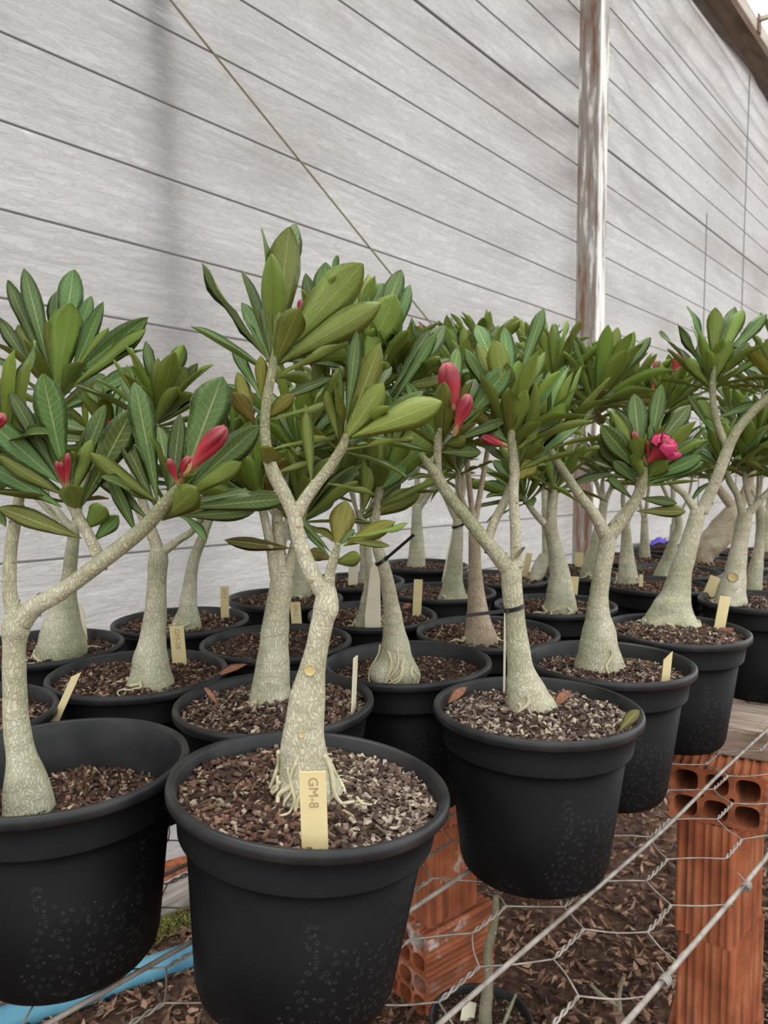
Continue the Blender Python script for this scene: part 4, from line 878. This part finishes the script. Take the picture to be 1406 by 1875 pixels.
plant('P16', 'desert rose with brown-scarred lower trunk, behind the cable-tied trunk', soil='brown', depth=0.013, nroots=5, rise=0.006, bark=BARKB,
      trunk=[(880, 1174, 64), (877, 1142, 48), (873, 1100, 34), (870, 1050, 26), (869, 1000, 23), (868, 955, 19)],
      ros=[(860, 720, -0.1, 15, 85, 0.0, True), (910, 750, 0.3, 14, 85, 0.03, True), (830, 850, -0.5, 10, 75, 0.0, True)], buds=[(930, 800, 884, 812, 20, 0.02)])
plant('P17', 'desert rose with tapering pale trunk and thin stick tied to it', soil='brown', depth=0.013, nroots=8, rise=0.008,
      trunk=[(828, 1100, 56), (830, 1062, 36), (833, 1022, 27), (838, 980, 20), (838, 950, 17)], ros=[(850, 680, 0.0, 15, 75, 0.0, True), (790, 760, -0.3, 14, 75, 0.02, True), (885, 650, 0.2, 13, 72, 0.03, True)], buds=[(880, 640, 888, 604, 14, 0)])
plant('P18', 'desert rose with swollen ringed trunk, in the back pot under the slanting twine', soil='brown', depth=0.013,
      trunk=[(762, 1038, 36), (763, 1003, 28), (763, 960, 20), (763, 922, 18)], br=[(0, [(766, 930, 14), (785, 905, 11), (810, 870, 9)])], ros=[(770, 690, -0.1, 14, 66, 0.0, True), (830, 660, 0.1, 14, 66, 0.0, True), (810, 860, 0.4, 11, 60, 0)], buds=[(762, 635, 770, 594, 12, 0), (828, 650, 836, 605, 16, 0)])
plant('P19', 'desert rose with thin stem in a back pot with a blank cream tag', soil='brown', depth=0.013,
      trunk=[(666, 1068, 24), (666, 1036, 15), (664, 1000, 12)], ros=[(700, 760, 0.2, 14, 70, 0.0, True), (640, 720, 0, 14, 70, 0.0, True)])
plant('P20', 'potted desert rose with a sawn-off stump beside a tilted tag', soil='brown', depth=0.013,
      trunk=[(980, 1060, 26), (990, 1035, 26), (1000, 1018, 24)], ros=[(985, 665, 0.1, 15, 70, 0.0, True), (1030, 690, 0.2, 12, 70, 0.0, True)], buds=[(985, 640, 1004, 606, 18, 0), (1045, 700, 1044, 680, 8, 0)])
plant('P21', 'desert rose with smooth green-grey bulging trunk behind the wide fork', soil='brown', depth=0.012, nroots=5, rise=0.012,
      trunk=[(1025, 1120, 66), (1025, 1090, 52), (1024, 1050, 37), (1018, 1010, 30), (1009, 972, 25), (1006, 955, 22)],
      br=[(0.0, [(1000, 962, 14), (976, 936, 11), (955, 905, 9)]), (0.02, [(1010, 962, 20), (1012, 920, 16), (1022, 870, 13), (1058, 800, 11), (1092, 728, 9)])],
      ros=[(955, 900, -0.5, 12, 75, 0), (1094, 722, 0.25, 19, 92, 0.02), (1015, 690, 0.0, 15, 85, 0.04, True), (1020, 880, 0.2, 9, 75, 0)],
      hero=H_(1094, 722, (1132, 598, 24, 'u', 1112, 690, None, 'b'), (1160, 608, 26, 'u', 1118, 700, None, 'b'), (1190, 618, 22, 't', 1125, 700), (1104, 648, 18, 'u', 1100, 712, 0.02, 'b'), (1048, 610, 12, 't', 1070, 690), (1160, 700, 18, 't', 1104, 728), (1150, 638, 14, 't', 1118, 700)))
plant('P22', 'desert rose in a back pot in front of the rusty post', soil='brownb', depth=0.01, nroots=9, rise=0.012,
      trunk=[(1077, 1062, 36), (1082, 1032, 29), (1091, 990, 20), (1100, 955, 17), (1106, 918, 15)], ros=[(1105, 855, 0, 13, 62, 0.0, True), (1065, 760, -0.1, 13, 66, 0, True), (1150, 720, 0.2, 14, 66, 0.0, True)])
plant('P23', 'desert rose with pale stout stem in a back pot right of the rusty post', soil='brown', depth=0.012, nroots=3, rise=0.02,
      trunk=[(1150, 1068, 40), (1148, 1032, 29), (1147, 990, 19), (1145, 955, 16)], ros=[(1150, 860, 0, 13, 60, 0.0, True), (1215, 740, 0.2, 16, 66, 0.0, True)], buds=[(1195, 720, 1202, 660, 16, 0.0), (1235, 690, 1245, 646, 24, 0.0), (1250, 790, 1258, 770, 16, 0), (1160, 740, 1172, 715, 8, 0)])
plant('P24', 'desert rose with twisting bent stem behind the stout leaning trunk', soil='brown', depth=0.012,
      trunk=[(1213, 1060, 36), (1222, 1030, 26), (1232, 995, 18), (1243, 965, 15), (1240, 940, 14), (1232, 922, 12)], ros=[(1240, 720, 0.1, 15, 64, 0.0, True), (1190, 800, -0.3, 12, 60, 0.0, True)])
plant('P25', 'desert rose with slim leaning stem behind the pot on the weathered board', soil='mix', depth=0.013,
      trunk=[(1376, 1096, 36), (1382, 1052, 27), (1390, 1000, 17), (1392, 950, 15), (1388, 915, 14)], ros=[(1385, 800, 0, 16, 75, 0.0, True), (1400, 700, 0.2, 14, 75, 0, True)])
plant('P26', 'desert rose with fat tan sideways trunk in a back pot', soil='brown', depth=0.012, nroots=2, rise=0.03, rootr=0.006,
      trunk=[(1288, 1022, 34), (1298, 1002, 44), (1315, 980, 48), (1334, 956, 46), (1350, 932, 32)], bark=BARKB, ros=[(1300, 860, -0.2, 12, 55, 0.0, True), (1380, 850, 0.2, 12, 55, 0, True)])
plant('P27', 'potted seedling with violet wrapper in the farthest pot by the wall', soil='brown', depth=0.012,
      trunk=[(1230, 1005, 16), (1231, 985, 11), (1232, 960, 9)], ros=[(1270, 860, 0.1, 14, 52, 0.0, True), (1230, 830, -0.1, 12, 52, 0, True)])
plant('P28', 'leafy desert rose in the far pot behind the fat tan trunk', soil='brown', depth=0.012,
      trunk=[(1400, 1010, 26), (1402, 980, 19), (1404, 940, 16)], ros=[(1350, 800, -0.2, 14, 56, 0.0, True), (1410, 790, 0.2, 14, 56, 0, True), (1340, 740, 0, 12, 56, 0, True)])
plant('P29', 'leafy desert rose in a far pot against the wall beyond the rusty post', soil='brown', depth=0.012,
      trunk=[(1180, 1020, 22), (1180, 990, 16), (1180, 950, 12)], ros=[(1190, 850, 0, 13, 52, 0.0, True), (1155, 790, 0, 12, 52, 0, True)])
# ruffled flower on the wide fork
def flower():
    root = next(o for o in COL.objects if o.get('label', '').startswith('desert rose with wide open fork'))
    Y = root['_Y']-0.03; b = aty(1186, 846, Y); t = aty(1232, 806, Y-0.005); d = t-b; Ln = d.length; z = d.normalized(); x = z.orthogonal().normalized(); y = z.cross(x)
    V, Fc, T = [], [], []
    V, Fc = lathe_geo([(0.05, 0), (0.09, 0.15), (0.16, 0.3), (0.26, 0.45), (0.36, 0.62), (0.40, 0.75), (0.36, 0.82)], 18)
    fm = mesh('flower', V, Fc, BUD); fattr(fm, 'tip', [0.62+0.2*v[2] for v in V])
    fl = link('flower', fm, root, basis(x*Ln, y*Ln, z*Ln, b-root.location))
    rn = random.Random(9)
    for k in range(13):
        a0 = k*2.4; ring = k//5; V, Fc = [], []; rr = (0.40, 0.27, 0.13)[ring]; h0 = (0.48, 0.60, 0.68)[ring]; m = 9
        for i in range(m):
            for j in range(m):
                u = (j/(m-1)-0.5)*(1.25, 1.4, 2.0)[ring]; t_ = i/(m-1); e = abs(j/(m-1)-0.5)*2
                r = rr+0.10*math.sin(t_*2.4)-0.05*t_*ring+0.075*math.sin(u*8+k*1.7)*t_*t_+rn.uniform(-0.01, 0.01)
                V.append((r*math.cos(a0+u), r*math.sin(a0+u), h0+(0.42-0.16*e*e)*t_-0.10*max(0, t_-0.7)*(2-ring)+0.05*math.sin(u*9+k*2)*t_))
        for i in range(m-1):
            for j in range(m-1): q = i*m+j; Fc.append((q, q+1, q+m+1, q+m))
        link('petal', mesh('petal', V, Fc, PINK), fl)
flower()
def cut_scar(sub, x, y, rp, half):
    root = next(o for o in COL.objects if sub in o.get('label', '')); Y = root['_Y']; sc = Y/F; c = aty(x, y, Y-half*sc*0.93); n = (C0-c); n.z *= 0.3; n.normalize(); a = Vector((n.y, -n.x, 0)).normalized(); b = n.cross(a); r = rp*sc
    V, Fc = [], []; prof = [(1.0, -0.12), (0.96, 0.2), (0.8, 0.26), (0.68, 0.12), (0.3, 0.1), (0.0, 0.12)]
    for q, h in prof:
        for k in range(18): an = 2*math.pi*k/18; V.append(a*math.cos(an)*q*r+b*math.sin(an)*q*r+n*h*r)
    for i in range(len(prof)-1):
        for k in range(18): Fc.append((i*18+k, i*18+(k+1) % 18, (i+1)*18+(k+1) % 18, (i+1)*18+k))
    o = link('cut_scar', mesh('cut_scar', V, Fc, [BARK, CUT], True, [0 if f < 36 else 1 for f in range(len(Fc))]), root); o.location = c-root.location
cut_scar('knobbly graft', 567, 1227, 12, 27); cut_scar('round cut scar', 1342, 1056, 10, 20); cut_scar('knobbly graft', 552, 1345, 7, 40)

# ------------------------------------------------------------------ plant tags
def textmesh(txt, size):
    cu = bpy.data.curves.new('ink', 'FONT'); cu.body = txt; cu.size = size; cu.align_x = 'LEFT'; cu.align_y = 'CENTER'; cu.resolution_u = 3; cu.extrude = 0.00008
    ob = bpy.data.objects.new('ink_tmp', cu); COL.objects.link(ob); bpy.context.view_layer.update()
    me = bpy.data.meshes.new_from_object(ob.evaluated_get(bpy.context.evaluated_depsgraph_get())); bpy.data.objects.remove(ob); bpy.data.curves.remove(cu)
    me.materials.clear(); me.materials.append(INK); return me
def stake(bx, by, tx, ty, w, key, label, text=None, pointed=0, mat=None, yaw=0.0, wtop=None):
    z = SOILZ[key]; b = atz(bx, by, z); Y = b.y; cp = POS[key]; rm = 0.086*SC[key]; Y = max(Y, cp.y-math.sqrt(max(0.0004, rm*rm-min(rm, abs(b.x-cp.x))**2))); b = aty(bx, by, Y); t = aty(tx, ty, Y); up = (t-b); Ln = up.length; up.normalize(); s = Y/F; wm = w*s; wt = (wtop if wtop is not None else w)*s
    root = empty('plant_tag', b); th = 0.0009; x = RT.copy(); x = (x-up*x.dot(up)).normalized(); x = Matrix.Rotation(yaw, 3, up) @ x; n = x.cross(up)   # n points away... checked below
    if n.dot(C0-b) < 0: n = -n
    prof = [(-wm/2, -0.02), (wm/2, -0.02), (wm/2, 0), (wt/2, Ln)]
    if pointed == 1: prof = [(-wm/2, -0.02), (wm/2, -0.02), (wm/2, Ln), (-wm/2, Ln-wm*1.2)]
    elif pointed == 2: prof = [(-wm/2, -0.02), (wm/2, -0.02), (wm/2, Ln*0.25), (wt/2+wm*0.12, Ln*0.8), (wm*0.12, Ln), (0, Ln*1.0), (-wt/2+wm*0.05, Ln*0.9), (-wm/2, Ln*0.25)]
    else: prof.append((-wt/2, Ln))
    V = [x*p[0]+up*p[1]+n*th for p in prof]+[x*p[0]+up*p[1]-n*th for p in prof]; k = len(prof)
    Fc = [tuple(range(k)), tuple(range(2*k-1, k-1, -1))]+[(i, i+k, (i+1) % k+k, (i+1) % k) for i in range(k)]
    link('blade', mesh('blade', V, Fc, mat or TAGM, False), root)
    if text:
        me = textmesh(text, wm*0.52); ex = -up; ey = x if n.dot(ex.cross(x)) > 0 else -x
        link('handwriting', me, root, basis(ex, ey, ex.cross(ey), up*(Ln*0.94)+n*(th+0.0002)))
    tag(root, label, 'plant tag'); return root
stake(577, 1557, 572, 1413, 50, 'P2', 'wide yellowed tag with faded GM-8, standing in the tilted front pot', 'GM-8')
stake(329, 1214, 323, 1147, 26, 'P9', 'yellowed tag with handwritten GM-28, beside the green-stained trunk', 'GM-28')
stake(412, 1132, 411, 1074, 15, 'P12', 'narrow yellowed tag with faded GM-7, in the back pot by the wall', 'GM-7')
stake(544, 1150, 540, 1103, 19, 'P13', 'yellowed tag with faded GM-2, behind the wrinkled trunk', 'GM-2')
stake(108, 1305, 143, 1228, 13, 'P10', 'strongly slanted pale tag with cut tip, in the pot cropped by the photo edge', None, 1)
stake(152, 1168, 146, 1106, 16, 'P11', 'pale pointed tag half hidden by the flask trunk', None, 2, TAGW, 0, 8)
stake(647, 1300, 651, 1203, 24, 'P7', 'tag seen edge-on at the rim of the pot behind the tilted pot', None, 0, TAGW, 1.35)
stake(646, 1072, 648, 1027, 18, 'P19', 'blank cream tag in a back pot beside a thin stem', None, 0, TAGW)
stake(682, 1158, 685, 1028, 29, 'P15', 'long cream tag tapering to a point, leaning at the slender dark stem', None, 2, TAGW, 0, 16)
stake(763, 1124, 766, 1061, 16, 'P15', 'narrow blank yellow tag beside a dry brown leaf', None, 0, TAGM)
stake(812, 1056, 829, 970, 16, 'P17', 'thin stick-like tag tied to the tapering pale trunk', None, 0, TAGW, 1.35)
stake(923, 1268, 925, 1107, 18, 'P3', 'tall tag seen edge-on, held by the cable tie on the slim forked trunk', None, 0, TAGW, 1.35)
stake(961, 1054, 969, 1013, 12, 'P20', 'tilted small yellow tag beside the sawn-off stump')
stake(1060, 1040, 1060, 1012, 15, 'P22', 'short square yellow tag in front of the rusty post')
stake(1050, 1090, 1053, 1056, 14, 'P21', 'yellow tag half hidden behind the bulging green-grey trunk')
stake(1173, 1076, 1174, 1052, 7, 'P23', 'very narrow yellow tag right of the pale stout stem')
stake(1217, 1257, 1224, 1192, 15, 'P4', 'pale yellow tag with slanted cut top, in the pot of the wide fork', None, 1)
stake(1317, 1150, 1328, 1092, 20, 'P5', 'broad yellow tag leaning over a dry leaf, in the pot of the stout leaning trunk')
stake(1297, 1090, 1311, 1056, 21, 'P6', 'broad strongly tilted yellow tag beside the trunk with cut scar')
# ------------------------------------------------------------------ cable ties
def cable_tie(x, y, w, Y, tailx, taily, label, tilt=0.0, r=None):
    c = aty(x, y, Y); R = (w/2*Y/F)*1.04; root = empty('cable_tie', c); V, Fc = [], []; ax = Vector((math.sin(tilt), 0, math.cos(tilt))); xx = Vector((math.cos(tilt), 0, -math.sin(tilt))); yy = Vector((0, 1, 0)); h = 0.0021
    for k in range(36):
        a = 2*math.pi*k/36; d = xx*math.cos(a)+yy*math.sin(a)
        for (q, hh) in ((R, -h), (R+0.0011, -h), (R+0.0011, h), (R, h)): V.append(d*q+ax*hh)
    for k in range(36):
        k2 = (k+1) % 36
        for j in range(4): j2 = (j+1) % 4; Fc.append((k*4+j, k*4+j2, k2*4+j2, k2*4+j))
    link('loop', mesh('loop', V, Fc, BLACKP, False), root)
    tl = aty(tailx, taily, Y-0.02)-c; sgn = 1 if tl.x > 0 else -1
    hp = xx*sgn*R*0.75-yy*R*0.75; d = (tl-hp); Ln = d.length; d.normalize(); up = (ax-d*ax.dot(d)).normalized(); s = d.cross(up)
    link('head', bevel_box('head', (0.006, 0.005, 0.0045), BLACKP, 0.0008), root, basis(d, s, up, hp))
    v, f = box_geo(Ln, 0.0011, 0.0036); link('tail', mesh('tail', v, f, BLACKP, False), root, basis(d, s, up, hp+d*Ln/2))
    tag(root, label, 'cable tie')
YP = {o['label']: o['_Y'] for o in COL.objects if '_Y' in o.keys()}
def yof(s): return next(v for k, v in YP.items() if s in k)
cable_tie(940, 1112, 37, yof('slim forked trunk'), 853, 1127, 'black cable tie with long tail around the slim forked trunk', -0.25)
cable_tie(699, 1027, 23, yof('bulbous base'), 758, 979, 'black cable tie with upright tail around the thin neck of the bulbous trunk', -0.6)
cable_tie(838, 963, 20, yof('tapering pale trunk'), 870, 947, 'small black cable tie holding a stick to the tapering trunk', -0.3)
# ------------------------------------------------------------------ fallen leaves in the pots
def fl(key, bx, by, tx, ty, w, label, color='brown'): dry_leaf(bx, by, tx, ty, w, SOILZ[key]+0.003, label, color)
fl('P3', 820, 1288, 852, 1256, 20, 'upright russet dry leaf at the inner rim of the pot with grey chips')
fl('P3', 1012, 1295, 1042, 1262, 22, 'russet dry leaf lying behind the slim forked trunk')
fl('P3', 1132, 1340, 1168, 1297, 24, 'fallen green leaf leaning on the rim of the pot with grey chips', 'green')
fl('P9', 392, 1240, 448, 1212, 16, 'curled dry leaf on the rim between two pots')
fl('P7', 398, 1290, 376, 1257, 12, 'thin curled dry leaf standing at the rim of the pot behind the tilted pot')
fl('P12', 370, 1117, 396, 1136, 16, 'russet dry leaf beside the GM-7 tag')
fl('P5', 1322, 1150, 1358, 1166, 18, 'dark brown dry leaf under the broad yellow tag')
fl('P4', 1222, 1252, 1266, 1246, 10, 'reddish dry leaf at the rim of the wide fork\'s pot')
fl('P15', 735, 1115, 752, 1104, 12, 'small russet dry leaf beside the narrow blank yellow tag')
# ------------------------------------------------------------------ things on the ground
a = atz(40, 1858, GZ+0.025); b = atz(345, 1750, GZ+0.025); d = (b-a).normalized(); pp = [(*(a-d*0.6), 0.0265), (*a, 0.0265), (*b, 0.0265), (*(b+d*0.5), 0.0265)]
V, Fc, T, P = tube_geo(pp, 20, 3); tag(link('pipe', mesh('pipe', V, Fc, PIPE)), 'thick blue plastic pipe lying on the ground under the bench', 'pipe')
pd = Vector((d.x, d.y, 0)).normalized(); pn = Vector((-pd.y, pd.x, 0))
q = atz(300, 1688, GZ); o = link('kerb_plank', bevel_box('kerb_plank', (0.9, 0.085, 0.055), noise_col('grey_plank', [(0.3, (0.2, 0.17, 0.14)), (0.55, (0.36, 0.32, 0.28)), (0.75, (0.55, 0.5, 0.45))], 9, 0.9, 8, (1, 5, 5), bump=0.5), 0.006)); o.matrix_basis = basis(WU, WN, Z3, q+WN*0.03+Z3*0.0275)
tag(o, 'weathered grey plank lying on the mossy ground behind the blue pipe', 'plank')
V, Fc = [], []
for i in range(13):
    a_ = math.pi*i/12
    for j in range(2):
        for rr in (0.055, 0.045): V.append(pd*(j-0.5)*0.5+pn*math.cos(a_)*rr+Z3*math.sin(a_)*rr)
for i in range(12):
    q0, q1 = i*4, (i+1)*4; Fc += [(q0, q1, q1+2, q0+2), (q0+1, q0+3, q1+3, q1+1), (q0, q0+1, q1+1, q1), (q0+2, q1+2, q1+3, q0+3)]
o = link('roof_tile', mesh('roof_tile', V, Fc, BRICK)); o.location = atz(306, 1612, GZ+0.02)+pn*0.02; o.location.z = GZ+0.0; tag(o, 'half-round clay tile lying behind the weathered grey plank', 'tile')
R2 = random.Random(6); mc = atz(315, 1712, GZ)
def mplace(): x = R2.gauss(0, 0.11); y = R2.gauss(0, 0.022); p = mc+pd*x+pn*(y+0.02); return (p.x, p.y, GZ+0.014+R2.random()*0.01), (0, 0, 1)
v, f, c = flakes(1500, mplace, 0.008, [(0.16, 0.16, 0.03), (0.24, 0.23, 0.05), (0.10, 0.11, 0.025), (0.3, 0.27, 0.1)], 0.3, (1.5, 4), 0.9, rnd=R2)
me = mesh('moss', v, f, CHIP, False); cattr(me, c); o = link('moss', me); o['kind'] = 'stuff'; tag(o, 'yellow-green moss between the grey plank and the blue pipe', 'moss')
# small pot with a young stem standing on the ground
gp = atz(880, 1884, GZ+0.13); gs = 0.82
root = empty('potted_cutting', Vector((gp.x, gp.y, GZ+0.02)))
M = Matrix.Diagonal((gs, gs, 0.85, 1)); p = link('pot', BODY, root, M); link('rim', RIMM, p)
ms = M @ Matrix.Translation((0, 0, 0.135)); so = link('soil', SOILS['brown'][0], root, ms); ch = link('soil_chips', SOILS['brown'][1], root, ms); ch['kind'] = 'stuff'
YG = gp.y; stem(root, 'stem', px([(888, 1895, 28), (889, 1850, 25), (894, 1790, 19), (893, 1740, 17), (899, 1715, 17), (906, 1680, 14), (908, 1640, 12)], YG), bark_mat('green_grey_bark', (0.18, 0.17, 0.11), (0.27, 0.25, 0.17), (0.38, 0.35, 0.25), (0.2, 0.2, 0.1)), 12, 6, 0, 0.02, (0, 0.3))
stem(root, 'side_shoot', px([(915, 1895, 8), (928, 1860, 8), (945, 1820, 5)], YG), BARK, 8, 4, 0, 0, (0.3, 1.0))
tag(root, 'small potted cutting standing on the littered ground below the bench', 'potted plant')
z = GZ+0.125; b = atz(852, 1888, z); rt = empty('plant_tag', b); v, f = box_geo(0.024, 0.0018, 0.09); link('blade', mesh('blade', v, f, TAGW, False), rt, Matrix.Rotation(0.25, 4, 'Y') @ Matrix.Rotation(-0.5, 4, 'X')); tag(rt, 'cream tag in the small pot on the ground', 'plant tag')
g2 = atz(1140, 1862, GZ); rt = empty('seedling', g2); YG = g2.y
stem(rt, 'stem', px([(1140, 1885, 18), (1134, 1850, 12), (1134, 1820, 8), (1142, 1790, 6)], YG), BARK, 10, 5, 0, 0.02, (0, 0.6)); stem(rt, 'side_stem', px([(1132, 1842, 9), (1105, 1825, 8), (1080, 1802, 6)], YG), BARK, 8, 4, 0, 0.02, (0.3, 1)); tag(rt, 'bare forked seedling stem growing from the littered ground', 'seedling')
# violet wrapper in the far pot
p = atz(1222, 985, SOILZ['P27']); rt = empty('wrapper', Vector((POS['P27'].x-0.02, POS['P27'].y-0.02, SOILZ['P27']-0.002)))
V, Fc = [], []; n = 9
for j in range(n):
    for i in range(n):
        x = (i/(n-1)-.5)*0.09; y = (j/(n-1)-.5)*0.06; V.append((x, y, 0.014+0.02*noise.noise(Vector((x*60, y*60, 2)))+0.014*(1-abs(x)/0.045)))
for j in range(n-1):
    for i in range(n-1): q = j*n+i; Fc.append((q, q+1, q+n+1, q+n))
link('sheet', mesh('sheet', V, Fc, plain('violet_plastic', (0.13, 0.08, 0.6), 0.3)), rt); tag(rt, 'crumpled violet plastic wrapper lying in the farthest pot', 'wrapper')
